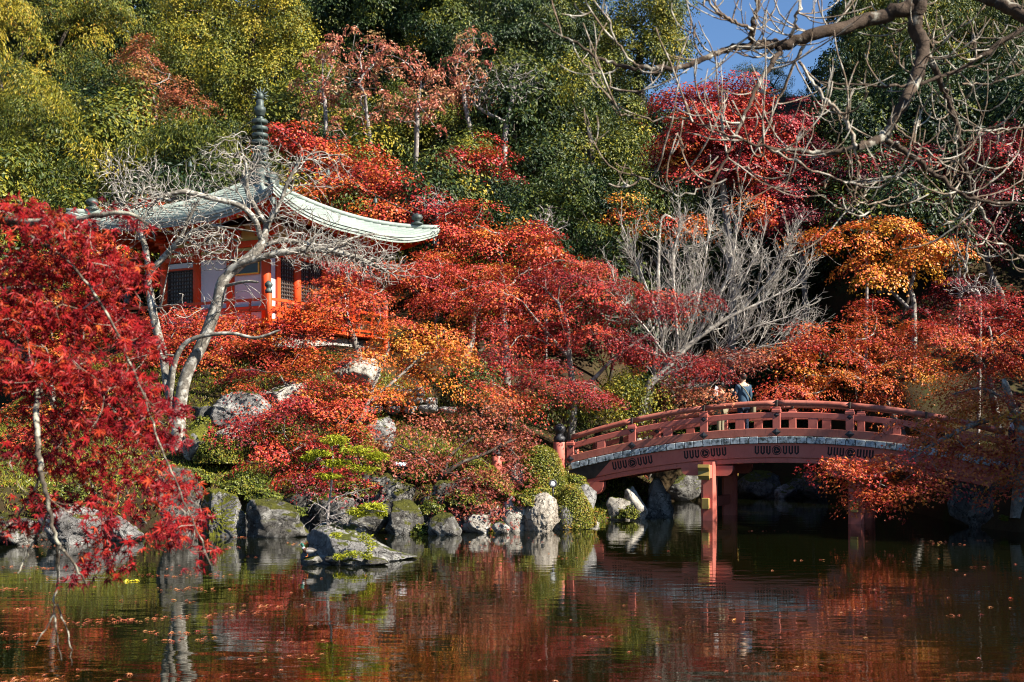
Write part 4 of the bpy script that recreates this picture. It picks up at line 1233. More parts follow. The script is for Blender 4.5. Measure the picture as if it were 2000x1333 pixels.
bush('shrub', 'green tuft on the rock under the bridge', 1225, 1010, 33.6, 22, 20, 20, 0.5, lump=0.3)

# ------------------------------------------------------------------ trees of the hillside (far)
T = tree
T('golden_conifer', 'golden-yellow conifer at the top left corner', 'tree', (10, 62), [(15, 60, 62, 55, 75, .86), (25, 175, 62, 60, 60, .86), (-40, 120, 62, 60, 110, .78)], 'cypress', 101, 0.2, extra=0.08, dens=1.25)
T('cypress_tree', 'bushy yellow-green cypress right of the golden conifer', 'tree', (150, 70), [(110, 30, 70, 80, 70, .60), (185, 90, 69, 65, 90, .64), (110, 140, 69, 70, 70, .62), (170, 190, 68, 60, 60, .56), (210, 20, 70, 50, 60, .60)], 'cypress', 102, 0.3, extra=0.05, dens=1.25)
T('bamboo_thicket', 'pale drooping-leaved thicket at the left edge below the conifers', 'tree', (60, 52), [(40, 240, 53, 80, 90, .60), (90, 330, 52, 95, 80, .62), (10, 340, 51, 80, 90, .60), (150, 370, 51, 60, 55, .60), (40, 420, 50, 90, 60, .56)], 'droop', 103, 0.16, dens=1.2)
T('evergreen_tree', 'dark green broadleaf tree between the pale thicket and the brownish maple', 'tree', (205, 60), [(215, 190, 60, 60, 50, .38), (190, 260, 59, 65, 65, .28), (240, 320, 57, 50, 50, .34)], 'broad', 104, 0.22, dens=1.2)
T('fading_maple', 'brownish pink maple left of the big yellow-green oak', 'tree', (310, 58), [(280, 100, 60, 45, 30, .62), (300, 160, 58, 55, 30, .66), (335, 205, 57, 60, 30, .62), (285, 225, 57, 40, 20, .62)], 'dull', 105, 0.14, dens=1.0, leafscale=1.25)
T('oak_tree', 'big yellow-green broadleaf tree behind the finial', 'tree', (480, 64), [(400, 30, 64, 90, 60, .72), (510, 40, 64, 85, 80, .76), (560, 90, 63, 45, 90, .74), (450, 130, 63, 80, 50, .72), (350, 105, 63, 70, 40, .74), (480, 175, 62, 45, 30, .70), (420, 165, 62, 50, 30, .68)], 'broad', 106, 0.35, dens=1.3,
  trunk=[([(482, 200, 64), (486, 120, 64), (495, 40, 64)], 0.4, 0.2)])
T('evergreen_tree', 'glossy green shrubby tree left of the finial above the copper roof', 'tree', (345, 50), [(340, 270, 50, 75, 50, .52), (410, 300, 50, 50, 60, .50), (290, 320, 50, 60, 45, .48), (370, 350, 49, 70, 45, .46)], 'droop', 107, 0.18, dens=1.2)
T('cypress_tree', 'dark cypress left of centre at the top edge', 'tree', (650, 82), [(640, 30, 82, 70, 70, .30), (620, 110, 80, 60, 60, .28), (690, 100, 81, 55, 80, .40)], 'cypress', 108, 0.35, dens=1.2)
T('cypress_tree', 'sunlit cypress with rusty tips behind the sparse pink-leaved trees', 'tree', (840, 80), [(840, 30, 80, 80, 60, .58), (770, 60, 80, 60, 70, .56), (890, 90, 79, 55, 70, .60), (830, 140, 79, 60, 60, .55), (900, 20, 80, 60, 60, .52)], 'cypress', 109, 0.4, extra=0.07, dens=1.2)
T('evergreen_tree', 'grey-olive broadleaf tree at the top centre', 'tree', (1000, 74), [(970, 40, 74, 80, 50, .56), (1050, 50, 74, 75, 60, .58), (1010, 110, 73, 60, 40, .52)], 'broad', 110, 0.4, dens=1.2)
T('evergreen_tree', 'olive-gold broadleaf crown left of the blue sky gap', 'tree', (1240, 72), [(1180, 30, 72, 80, 60, .58), (1260, 40, 72, 70, 60, .62), (1300, 110, 71, 55, 60, .62), (1230, 120, 71, 75, 50, .60), (1285, 60, 71, 55, 60, .60)], 'broad', 111, 0.45, dens=1.3)
T('evergreen_tree', 'tall dark green tree with a visible trunk right of the sparse pink trees', 'tree', (1168, 56), [(1120, 170, 58, 75, 50, .57), (1090, 250, 57, 60, 60, .51), (1180, 240, 57, 70, 60, .55), (1130, 320, 56, 80, 40, .47), (1220, 310, 56, 55, 40, .53), (1060, 330, 56, 45, 45, .43), (1200, 370, 55, 55, 30, .47)], 'broad', 112, 0.26, dens=1.1,
  trunk=[([(1168, 440, 56), (1160, 360, 56), (1150, 260, 56)], 0.26, 0.14)])
T('cypress_tree', 'slim conifer standing in the blue sky gap', 'tree', (1480, 90), [(1508, 112, 90, 12, 26, .55), (1455, 160, 90, 34, 20, .52), (1512, 160, 89, 26, 28, .58), (1480, 205, 88, 55, 28, .52), (1540, 210, 88, 30, 40, .55)], 'cypress', 113, 0.3, extra=0.08, dens=3.0, leafscale=0.62)
T('cypress_tree', 'massive dark cypress right of the sky gap behind the overhead branches', 'tree', (1750, 58), [(1720, 10, 58, 50, 60, .42), (1790, 30, 58, 85, 70, .52), (1680, 90, 57, 60, 60, .36), (1760, 120, 57, 100, 70, .44), (1650, 180, 57, 64, 60, .26), (1740, 220, 56, 100, 60, .28), (1650, 260, 56, 60, 45, .24), (1820, 250, 56, 60, 50, .24)], 'cypress', 114, 0.4, dens=1.3, extra=0.03)
T('cypress_tree', 'dark cypress in the top right corner', 'tree', (1930, 62), [(1900, 40, 62, 80, 80, .46), (1960, 110, 61, 80, 80, .36), (1900, 170, 60, 70, 60, .30), (1990, 200, 60, 60, 80, .28), (1990, 20, 62, 60, 60, .42)], 'cypress', 115, 0.4, dens=1.2, extra=0.03)
T('evergreen_tree', 'green undergrowth tree below the sparse pink trees', 'tree', (880, 60), [(860, 270, 60, 70, 40, .56), (930, 280, 60, 60, 45, .58), (780, 270, 61, 60, 40, .42), (700, 250, 62, 60, 40, .40), (620, 220, 63, 60, 40, .40)], 'broad', 116, 0.2, dens=1.0)
T('evergreen_tree', 'dark shaded broadleaf tree behind the pale bare tree right of centre', 'tree', (1300, 52), [(1270, 380, 53, 70, 40, .36), (1250, 440, 52, 70, 40, .30), (1330, 470, 52, 70, 50, .28)], 'broad', 117, 0.2, dens=0.9)

for k, (bx, lob, tn) in enumerate((
        (640, [(650, 95, 57, 48, 40), (615, 160, 57, 42, 40), (655, 190, 56.5, 40, 36), (610, 215, 56, 34, 28)], 'leftmost sparse pink-leaved tree with pale stems'),
        (725, [(710, 95, 56, 46, 40), (750, 140, 56, 40, 45), (690, 170, 56, 42, 36), (730, 210, 55.5, 44, 34), (690, 250, 55, 36, 24)], 'second sparse pink-leaved tree from the left with pale stems'),
        (815, [(790, 130, 56, 52, 36), (835, 180, 56, 54, 38), (790, 215, 55.5, 44, 34), (840, 240, 55, 40, 28)], 'middle sparse pink-leaved tree with pale stems'),
        (900, [(930, 80, 57, 32, 30), (905, 130, 57, 54, 40), (880, 190, 57, 48, 36), (930, 180, 56.5, 40, 40)], 'tallest of the sparse pink-leaved trees with pale stems'))):
    T('sumac_tree', tn, 'tree', (bx, 56), [(a, b_, d, rx, ry, .58) for a, b_, d, rx, ry in lob], 'sumac', 130 + k, 0.11, bark='twig', dens=1.35, group='sparse pink-leaved trees on the hillside')
bare_tree('bare_tree', 'nearly leafless grey tree at the right end of the sparse pink trees', 'tree', (985, 56), [([(985, 300, 56), (990, 240, 56), (1000, 200, 56)], 0.13, 0.06), ([(990, 240, 56), (940, 215, 56), (915, 190, 56)], 0.06, 0.03)],
          [(1000, 160, 56, 75, 55, 260), (940, 180, 56, 40, 40, 120)], 134, bark='twig', twig='twig', rt=0.011, root=0.13, step=0.3, jit=0.05)

# ------------------------------------------------------------------ maples
T('maple_tree', 'red maple mass sloping down behind the right half of the pavilion roof', 'tree', (700, 49), [(560, 265, 50, 50, 30, .36), (620, 300, 50, 70, 35, .44), (690, 330, 49, 75, 40, .46), (760, 365, 48, 75, 40, .42), (830, 410, 47, 75, 35, .44), (650, 380, 48, 70, 30, .56), (740, 420, 47, 80, 25, .55)], 'maple', 201, 0.2, dens=1.15, leafscale=1.15)
T('maple_tree', 'small pinkish red maple left of the dark green tree', 'tree', (930, 52), [(885, 315, 52, 45, 22, .32), (950, 305, 52, 45, 30, .34), (975, 340, 52, 30, 20, .28)], 'maple', 202, 0.1, leafscale=1.15)
T('maple_tree', 'bright scarlet maple high on the slope below the sky gap', 'tree', (1420, 50), [(1330, 200, 51, 50, 30, .40), (1420, 190, 51, 70, 40, .36), (1370, 260, 50, 85, 50, .36), (1480, 250, 50, 75, 45, .32), (1330, 310, 50, 60, 35, .46), (1440, 320, 50, 80, 35, .34)], 'maple', 203, 0.2, dens=1.25, leafscale=1.15)
T('maple_tree', 'dark burgundy maple right of the bright scarlet maple', 'tree', (1560, 50), [(1560, 240, 51, 40, 40, .12), (1580, 320, 50, 55, 40, .14), (1530, 370, 49, 60, 35, .16), (1560, 430, 49, 70, 35, .12)], 'maple', 204, 0.16, leafscale=1.15)
T('maple_tree', 'burgundy maple in the shade behind the orange maple', 'tree', (1720, 48), [(1680, 340, 49, 80, 40, .10), (1780, 330, 49, 80, 45, .10), (1660, 410, 48, 70, 35, .14), (1860, 400, 48, 80, 50, .10), (1760, 400, 48, 80, 35, .10)], 'maple', 205, 0.18, leafscale=1.15)
T('maple_tree', 'burgundy maple at the right edge under the overhead branches', 'tree', (1960, 46), [(1950, 300, 47, 70, 50, .16), (1960, 400, 46, 70, 50, .10), (1900, 470, 46, 80, 40, .10), (1860, 560, 44, 60, 30, .12)], 'maple', 206, 0.18, leafscale=1.1)
T('maple_tree', 'orange maple with two slanting trunks at the right', 'tree', (1785, 43), [(1740, 440, 43, 60, 25, .74), (1660, 470, 43, 60, 25, .72), (1800, 460, 43, 55, 30, .76), (1700, 510, 43, 70, 25, .78), (1780, 520, 43, 60, 30, .78), (1850, 480, 43, 40, 20, .72), (1720, 545, 43, 50, 18, .80), (1610, 455, 43, 40, 18, .68)], 'maple', 207, 0.16, dens=1.0,
  trunk=[([(1785, 600, 43), (1778, 565, 43), (1785, 530, 43), (1775, 480, 43)], 0.11, 0.05), ([(1782, 610, 43), (1740, 570, 43.2), (1695, 545, 43.4)], 0.08, 0.04)])
T('maple_tree', 'pinkish red maple right of the copper roof corner', 'tree', (990, 43), [(880, 450, 44, 60, 30, .40), (950, 470, 43, 75, 35, .48), (1020, 460, 43, 65, 35, .46), (900, 410, 45, 60, 25, .38), (1080, 490, 42, 60, 30, .46)], 'maple', 208, 0.15, dens=1.0)
T('maple_tree', 'red maple in front of the right side of the pavilion', 'tree', (700, 36.2), [(660, 560, 36.5, 60, 35, .46), (740, 540, 37, 60, 35, .44), (820, 530, 37.5, 70, 40, .44), (620, 610, 36, 60, 30, .46), (700, 600, 36, 70, 35, .50), (570, 650, 36, 60, 25, .44), (660, 525, 36.5, 35, 25, .42), (585, 615, 35.6, 45, 26, .46), (635, 640, 35.6, 45, 22, .52), (690, 560, 36, 40, 30, .46)], 'maple', 209, 0.13, dens=1.35)
T('maple_tree', 'orange maple in the centre with a thin trunk standing by the clipped mound', 'tree', (695, 33.2), [(770, 640, 34, 60, 40, .66), (840, 660, 34.3, 65, 45, .78), (720, 700, 33.6, 60, 35, .62), (820, 730, 34, 60, 30, .76), (690, 760, 33.3, 60, 25, .56), (880, 690, 34.5, 40, 40, .74), (740, 770, 33.5, 50, 20, .68)], 'maple', 210, 0.10, dens=1.0,
  trunk=[([(690, 880, 33.2), (697, 835, 33.2), (718, 790, 33.3), (735, 740, 33.5), (760, 680, 33.9)], 0.085, 0.03), ([(718, 790, 33.3), (775, 740, 33.7), (830, 690, 34.2)], 0.05, 0.02)])
T('maple_tree', 'deep crimson maple in the centre right with several dark stems', 'tree', (1112, 37), [(1000, 560, 38, 80, 40, .40), (1090, 560, 38, 80, 40, .32), (1180, 580, 37.5, 90, 35, .30), (1280, 590, 37, 70, 28, .28), (1350, 595, 37, 55, 20, .30), (960, 620, 38, 70, 40, .40), (1060, 640, 37, 80, 40, .33), (1160, 660, 36.6, 80, 35, .26), (1240, 680, 36.4, 70, 28, .28), (1325, 705, 36.2, 60, 20, .30), (1385, 718, 36.2, 34, 16, .28), (990, 690, 37, 60, 35, .36)], 'maple', 211, 0.17, dens=1.15,
  trunk=[([(1118, 830, 37), (1120, 770, 37), (1112, 700, 37), (1108, 640, 37.3), (1090, 590, 37.6)], 0.14, 0.05), ([(1120, 770, 37), (1160, 740, 36.8), (1200, 700, 36.6), (1270, 650, 36.6)], 0.08, 0.03), ([(1112, 700, 37), (1060, 640, 37.2), (1020, 590, 37.5)], 0.06, 0.02)])
T('maple_tree', 'low crimson maple branch layer over the shrubs left of the bridge', 'tree', (1128, 39.0), [(1130, 755, 35.2, 45, 10, .24), (1175, 775, 35, 34, 8, .26), (1090, 765, 35.4, 34, 12, .30), (1060, 735, 36, 55, 20, .36)], 'maple', 212, 0.08, dens=1.2, leafscale=0.8)
T('maple_tree', 'red-orange maple hedge of foliage below the shaded pavilion wall', 'tree', (400, 36.2), [(330, 650, 36.4, 70, 32, .44), (420, 660, 36.4, 70, 35, .46), (500, 690, 36, 70, 30, .44), (300, 700, 35.8, 60, 30, .44), (400, 710, 35.8, 70, 28, .46), (560, 700, 36, 60, 28, .42), (480, 632, 36.8, 55, 18, .46), (380, 618, 37, 60, 16, .48), (440, 622, 36.8, 50, 14, .44), (320, 625, 36.8, 45, 16, .44), (530, 655, 36.2, 40, 18, .46)], 'maple', 213, 0.12, dens=1.2)
T('maple_tree', 'low crimson maple spreading over the bank above the mossy boulders', 'tree', (640, 32.2), [(500, 830, 31.6, 60, 28, .28), (570, 800, 32, 70, 28, .30), (660, 800, 32.2, 60, 30, .44), (530, 890, 31, 60, 28, .29), (600, 860, 31.4, 60, 30, .34), (570, 930, 30.6, 60, 25, .34), (650, 920, 30.8, 60, 30, .30), (680, 850, 31.6, 45, 25, .46), (690, 950, 30.4, 50, 22, .28), (475, 820, 31.8, 35, 22, .26)], 'maple', 214, 0.10, dens=1.15)
T('fading_maple', 'fading brown-red maple leaning over the water left of the bridge', 'tree', (840, 31.6), [(820, 830, 32, 60, 28, .46), (900, 820, 32, 70, 30, .48), (980, 830, 32, 60, 28, .42), (950, 880, 31.4, 60, 25, .36), (1010, 880, 31.6, 45, 28, .38), (850, 900, 31, 60, 25, .40), (780, 900, 31, 50, 22, .40), (920, 930, 30.4, 60, 24, .32), (900, 970, 29.9, 50, 22, .30), (980, 920, 30.6, 45, 20, .36), (950, 985, 29.7, 30, 16, .28), (960, 790, 32.6, 60, 25, .52), (1012, 848, 32, 34, 18, .36), (760, 870, 31.4, 50, 24, .42)], 'dull', 215, 0.12, dens=0.95, bark='bark_dark',
  trunk=[([(845, 945, 31.3), (870, 925, 31), (900, 905, 31), (950, 885, 31.2), (1000, 860, 31.5)], 0.085, 0.03), ([(870, 925, 31), (880, 890, 31.3), (930, 850, 31.8)], 0.05, 0.02), ([(870, 925, 31), (830, 900, 31), (780, 870, 31.3)], 0.05, 0.02)])
T('maple_tree', 'sunlit red-orange maple on the far bank behind the bridge railing', 'tree', (1800, 38.5), [(1540, 690, 37, 50, 30, .51), (1600, 660, 37.5, 60, 35, .53), (1680, 650, 38, 65, 35, .55), (1760, 660, 38, 70, 40, .53), (1560, 750, 36.5, 70, 30, .53), (1640, 730, 36.8, 70, 35, .61), (1720, 730, 37, 70, 40, .63), (1800, 720, 37, 60, 40, .67), (1690, 610, 38.5, 45, 22, .49), (1510, 770, 36.2, 35, 18, .47), (1700, 780, 37, 60, 20, .59)], 'maple', 216, 0.15, dens=1.1)
T('maple_tree', 'dull red maple at the right edge behind the bridge end', 'tree', (1960, 37), [(1880, 620, 38, 70, 40, .37), (1960, 600, 37.5, 60, 45, .33), (1840, 660, 37, 60, 40, .49), (1920, 700, 36.5, 60, 40, .51), (1980, 690, 36.5, 50, 50, .47), (1870, 750, 36, 50, 30, .65)], 'maple', 217, 0.16, dens=1.1)
T('maple_tree', 'shaded amber maple of the right bank hanging in front of the bridge', 'tree', (1985, 29.6), [(1900, 780, 29.5, 70, 35, .66), (1970, 800, 29.5, 60, 40, .62), (1830, 840, 29, 70, 28, .62), (1900, 870, 29, 70, 35, .60), (1760, 905, 28.6, 60, 18, .58), (1830, 915, 28.6, 60, 20, .62), (1690, 930, 28.3, 45, 10, .56), (1750, 955, 28.3, 45, 12, .56), (1970, 880, 29.3, 50, 45, .58), (1980, 940, 29, 40, 30, .62), (1640, 905, 28.2, 30, 8, .48), (1710, 972, 28.2, 34, 7, .48), (1800, 945, 28.4, 40, 14, .6)], 'maple', 218, 0.15, dens=1.3,
  trunk=[([(1995, 860, 29.8), (1975, 790, 29.9), (1960, 740, 30)], 0.16, 0.08), ([(1978, 810, 29.9), (1900, 830, 29.4), (1820, 870, 28.9), (1740, 920, 28.5), (1660, 935, 28.2)], 0.07, 0.015), ([(1975, 790, 29.9), (1920, 760, 29.6), (1860, 770, 29.3)], 0.05, 0.015)])
T('fading_maple', 'thin pink-grey maple spray above the people on the bridge', 'tree', (1262, 39.5), [(1420, 700, 37.5, 60, 14, .44), (1470, 695, 37.5, 40, 12, .42), (1340, 780, 36.6, 40, 24, .55), (1300, 760, 36.8, 40, 25, .50), (1396, 765, 33.8, 26, 14, .5), (1440, 702, 34.6, 55, 10, .42)], 'dull', 219, 0.09, dens=1.0)
T('maple_tree', 'low red maple behind the left flank of the pavilion', 'tree', (280, 45), [(230, 430, 45, 60, 25, .42), (300, 410, 46, 60, 25, .44), (200, 480, 44, 60, 30, .55), (250, 520, 43, 50, 30, .62)], 'maple', 220, 0.12, dens=0.9)
T('maple_tree', 'orange-yellow maple low on the bank behind the foreground maple', 'tree', (110, 34), [(60, 560, 36, 70, 60, .74), (160, 640, 35, 60, 50, .66), (60, 700, 34, 70, 50, .70), (180, 760, 34, 60, 40, .55), (40, 820, 33, 60, 40, .62)], 'maple', 221, 0.14, dens=0.9)

T('evergreen_tree', 'olive tree filling the slope behind the silvery bare tree', 'tree', (1160, 47), [(1130, 440, 47, 70, 40, .40), (1200, 480, 46, 60, 40, .34), (1090, 400, 48, 60, 35, .44), (1230, 420, 48, 60, 40, .36)], 'broad', 222, 0.15, dens=1.0, leafscale=0.9)
T('maple_tree', 'orange-red maple peeping out behind the silvery bare tree', 'tree', (1250, 46), [(1250, 430, 47, 45, 25, .66), (1340, 440, 47, 50, 25, .58), (1210, 400, 47, 35, 20, .72), (1480, 400, 47, 60, 25, .5)], 'maple', 223, 0.1, dens=0.8)
T('maple_tree', 'brick red maple between the roof corner and the crimson maple', 'tree', (880, 40), [(870, 520, 41, 60, 35, .46), (940, 540, 40, 60, 35, .50), (860, 580, 39, 60, 35, .44), (920, 600, 38.5, 50, 35, .58), (1150, 530, 42, 70, 30, .42), (1060, 520, 42, 60, 30, .48)], 'maple', 224, 0.14, dens=1.0)
T('maple_tree', 'low crimson maple under the big crimson maple', 'tree', (1010, 36), [(960, 720, 36.2, 60, 28, .34), (1040, 730, 36, 60, 28, .30), (1000, 780, 35.4, 60, 25, .46), (930, 770, 35, 45, 22, .56)], 'maple', 225, 0.10, dens=1.0)
T('maple_tree', 'scarlet maple spray in front of the stones below the pavilion', 'tree', (600, 34.4), [(560, 735, 34.4, 60, 20, .42), (620, 700, 34.8, 60, 24, .46), (480, 740, 34.6, 50, 18, .42), (620, 760, 34, 40, 18, .48), (500, 770, 33.6, 36, 16, .40)], 'maple', 226, 0.08, dens=1.0)

# leafy evergreen shrubs of the island
T('evergreen_shrub', 'yellow-green leafy shrub under the crimson maple at the left bridge end', 'shrub', (1222, 36.6), [(1190, 800, 36.6, 45, 32, .70), (1245, 800, 36.8, 45, 34, .70), (1220, 770, 37, 40, 22, .72)], 'broad', 230, 0.06, dens=1.6, leafscale=0.62)
T('evergreen_shrub', 'dark green shrub right of the orange maple', 'shrub', (895, 35.6), [(890, 755, 35.6, 38, 26, .34), (920, 760, 35.8, 24, 20, .30)], 'broad', 231, 0.05, dens=1.6, leafscale=0.6)
T('evergreen_shrub', 'green shrub behind the bridge newels under the crimson leaves', 'shrub', (1090, 37.6), [(1080, 820, 37.6, 50, 25, .44), (1150, 810, 38, 40, 25, .42), (1040, 815, 37.6, 40, 22, .50)], 'broad', 232, 0.05, dens=1.4, leafscale=0.62)
T('evergreen_shrub', 'dark shrub of the shaded far shore behind the bridge', 'shrub', (1420, 48.5), [(1380, 880, 48.5, 70, 40, .25), (1480, 870, 49, 80, 45, .25), (1590, 870, 49.5, 80, 40, .22), (1700, 870, 49, 70, 45, .22)], 'broad', 233, 0.1, dens=1.1, leafscale=0.8)
T('evergreen_shrub', 'dark evergreen in the black gap left of the right bank maples', 'shrub', (1560, 52), [(1540, 600, 52, 60, 60, .16), (1620, 560, 52, 70, 50, .16), (1480, 740, 50, 60, 50, .16), (1700, 590, 52, 60, 40, .2), (1430, 790, 49, 60, 40, .14)], 'broad', 234, 0.15, dens=1.0)

# ------------------------------------------------------------------ bare trees
bare_tree('bare_tree', 'pale bare tree with crooked lichen-covered trunks in front of the pavilion', 'tree', (346, 32.6), [
    ([(352, 790, 32.6), (365, 730, 32.6), (386, 690, 32.6), (406, 645, 32.6), (425, 590, 32.6), (437, 548, 32.6), (472, 515, 32.6), (508, 482, 32.7), (522, 440, 32.8)], 0.185, 0.075),
    ([(437, 548, 32.6), (456, 522, 32.5), (500, 506, 32.4), (560, 492, 32.3), (630, 488, 32.2), (700, 505, 32.1), (765, 535, 32.0)], 0.075, 0.012),
    ([(508, 482, 32.7), (560, 470, 32.8), (640, 480, 33.0), (720, 458, 33.2), (790, 470, 33.4)], 0.07, 0.012),
    ([(522, 440, 32.8), (500, 408, 32.9), (482, 370, 33.0), (482, 330, 33.0), (470, 285, 33.1)], 0.055, 0.012),
    ([(522, 440, 32.8), (545, 400, 32.7), (565, 350, 32.6), (592, 305, 32.5)], 0.05, 0.010),
    ([(510, 470, 32.7), (498, 430, 32.5), (468, 402, 32.4), (415, 388, 32.2), (350, 375, 32.0), (285, 400, 31.9)], 0.05, 0.010),
    ([(437, 560, 32.6), (465, 553, 32.3), (485, 550, 32.2), (505, 552, 32.1)], 0.045, 0.03),
    ([(340, 835, 32.6), (334, 780, 32.6), (336, 735, 32.5), (346, 695, 32.4), (366, 668, 32.3), (405, 655, 32.2), (455, 652, 32.1), (500, 660, 32.0), (548, 645, 31.9)], 0.10, 0.03),
    ([(338, 800, 32.6), (326, 750, 32.9), (318, 690, 33.0), (304, 635, 33.1), (294, 580, 33.2), (290, 540, 33.2), (318, 505, 33.1), (348, 472, 33.0), (368, 430, 32.9), (384, 398, 32.8)], 0.12, 0.03),
    ([(290, 540, 33.2), (284, 485, 33.4), (262, 430, 33.6), (225, 395, 33.8)], 0.06, 0.012),
    ([(348, 472, 33.0), (400, 442, 32.8), (450, 446, 32.6), (492, 452, 32.5)], 0.04, 0.02),
    ([(296, 590, 33.2), (312, 600, 33.0), (322, 560, 32.9), (330, 520, 32.8)], 0.04, 0.012),
    ([(346, 695, 32.4), (300, 692, 32.3), (255, 702, 32.2)], 0.03, 0.01)],
    [(330, 400, 32.6, 140, 60, 1100), (480, 330, 33, 120, 70, 900), (600, 330, 32.8, 100, 50, 320), (640, 490, 32.4, 150, 46, 1500), (730, 525, 32.2, 90, 44, 600), (400, 480, 32.6, 80, 50, 900),
     (260, 340, 33, 90, 60, 500), (460, 590, 32.2, 70, 40, 60), (560, 420, 32.8, 110, 50, 550), (250, 430, 33.2, 80, 50, 500), (350, 600, 32.6, 60, 50, 50)],
    301, bark='bark_pale', twig='twig_pale', root=0.19, rt=0.0056, split=0.02, step=0.18, jit=0.009, turn=1.7)

brush_tree('bare_tree', 'broad silvery bare tree fanning out right of the crimson maple', 'tree', (1235, 40), [
    ([(1262, 770, 40), (1290, 735, 40), (1340, 680, 40), (1420, 622, 40), (1500, 585, 40), (1545, 560, 40)], 0.120, 0.014),
    ([(1290, 735, 40), (1390, 705, 39.6), (1490, 678, 39.4), (1540, 668, 39.3)], 0.045, 0.010),
    ([(1335, 685, 40), (1360, 600, 40.3), (1375, 520, 40.5), (1385, 450, 40.6)], 0.053, 0.010),
    ([(1300, 722, 40), (1288, 630, 40.2), (1262, 560, 40.4), (1240, 500, 40.5)], 0.045, 0.008),
    ([(1400, 636, 40), (1445, 560, 40.2), (1480, 490, 40.3)], 0.041, 0.008),
    ([(1325, 695, 40), (1318, 590, 39.8), (1315, 510, 39.8), (1325, 450, 39.8)], 0.041, 0.008),
    ([(1350, 672, 40), (1400, 590, 40.8), (1430, 510, 41), (1440, 440, 41)], 0.038, 0.008),
    ([(1450, 605, 40), (1500, 550, 39.6), (1535, 500, 39.4)], 0.030, 0.007),
    ([(1310, 710, 40), (1260, 640, 39.4), (1215, 590, 39.2)], 0.030, 0.007),
    ([(1400, 702, 39.6), (1450, 650, 39), (1520, 625, 38.8)], 0.026, 0.007)],
    302, every=0.24, L=1.45, depth=2, up=0.11, rt=0.0046, root=0.13, bark='twig_pale', twig='twig_pale', kids=6, spread=0.50, split=0.035)

for k, (lb, px, D, cl) in enumerate((
        ('small grey twiggy tree above the pinkish maple right of the roof corner', 1065, 44.5, (1070, 435, 44.5, 45, 40, 170)),
        ('grey twiggy shrub in the red leaves right of the pavilion roof', 850, 45.5, (850, 395, 45.5, 55, 35, 170)),
        ('grey twigs rising behind the orange maple at the right', 1690, 45, (1690, 430, 45, 50, 35, 170)),
        ('pale twiggy thicket above the right bank maples', 1910, 39, (1900, 560, 39, 60, 30, 220)),
        ('grey twigs beside the right flank of the orange maple', 1870, 44, (1870, 500, 44, 35, 45, 130)))):
    g = gz(X(px, D), D)
    top = cl[1] + 30
    bare_tree('bare_shrub', lb, 'shrub', (px, D), [([(px + 4, top + 10, D), (cl[0], cl[1] + 10, D)], 0.05, 0.02)], [cl], 310 + k, bark='twig', twig='twig', root=0.06, rt=0.009, split=0.03, step=0.22, jit=0.04)

# dead-branched conifer sapling growing from the pond rock
sap = bare_tree('conifer_sapling', 'half-dead young conifer with yellow-green tufts growing from the pond rock', 'tree', (640, 22.6), [
    ([(640, 1050, 22.5), (641, 1000, 22.5), (647, 950, 22.5), (650, 900, 22.5), (648, 868, 22.5)], 0.035, 0.008),
    ([(643, 1010, 22.5), (690, 1000, 22.3), (730, 998, 22.2), (752, 1000, 22.2)], 0.014, 0.005),
    ([(645, 975, 22.5), (680, 965, 22.4), (735, 950, 22.3)], 0.010, 0.004),
    ([(643, 1000, 22.5), (620, 985, 22.3), (600, 975, 22.2)], 0.008, 0.003),
    ([(648, 905, 22.5), (690, 895, 22.4), (735, 890, 22.4)], 0.010, 0.004),
    ([(648, 890, 22.5), (625, 880, 22.5), (600, 885, 22.5)], 0.008, 0.003)],
    [(640, 1030, 22.4, 50, 25, 120), (640, 990, 22.4, 50, 25, 90), (690, 975, 22.3, 40, 25, 60), (660, 1015, 22.3, 50, 20, 60)], 320, bark='twig', twig='twig', root=0.035, rt=0.003, split=0.010, step=0.07, jit=0.012)
M['lime'] = leaf_material('yellow_green_conifer_sprays', [(0.0, (0.06, 0.10, 0.008)), (0.7, (0.20, 0.24, 0.014)), (0.9, (0.34, 0.33, 0.02)), (1.0, (0.4, 0.3, 0.03))], 0.2, 0.5, 0.2)
def tufts(parent, spots, D, seed, n=110, tone=0.82, leaf=0.06):
    rng = np.random.default_rng(seed); pos, nor, tip, var = [], [], [], []
    for (px, py, rx, ry) in spots:
        m = D / F; k = int(n * max(1, rx * ry / 600.0))
        p, v = in_lobe(rng, P(px, py, D), np.array((rx * m, rx * m * 0.7, ry * m)), k, 0.1)
        pos.append(p); nor.append(nrm(np.array((0, 0, 1.0)) + rng.normal(0, 0.5, (k, 3)))); tip.append(v * (1, 1, 0.2) + rng.normal(0, 0.4, (k, 3))); var.append(np.clip(rng.normal(tone, 0.07, k), 0, 0.9))
    pos = np.concatenate(pos)
    me = leaf_mesh('foliage', pos, np.concatenate(nor), np.concatenate(tip), leaf * rng.uniform(0.7, 1.4, len(pos)), np.concatenate(var), 'spray', M['lime'])
    me.transform(Matrix.Translation(-Vector(parent.location))); return link('foliage', me, parent)
tufts(sap, [(655, 860, 30, 12), (700, 880, 40, 12), (735, 892, 26, 10), (625, 885, 28, 9), (710, 915, 34, 9), (660, 905, 34, 10), (730, 990, 28, 9), (700, 1000, 26, 10), (745, 1002, 12, 6), (600, 895, 14, 6), (640, 930, 30, 8)], 22.3, 321, 300, 0.82, 0.085)
pl = thing('rock_plant', 'yellow-green creeping plant on the flank of the pond rock', 'plant', tuple(P(712, 1070, 21.6)))
tufts(pl, [(712, 1050, 16, 12), (722, 1065, 12, 16), (690, 1082, 22, 8), (715, 1085, 14, 9), (662, 1088, 12, 8), (655, 1045, 14, 7)], 21.5, 322, 150, 0.84, 0.06)

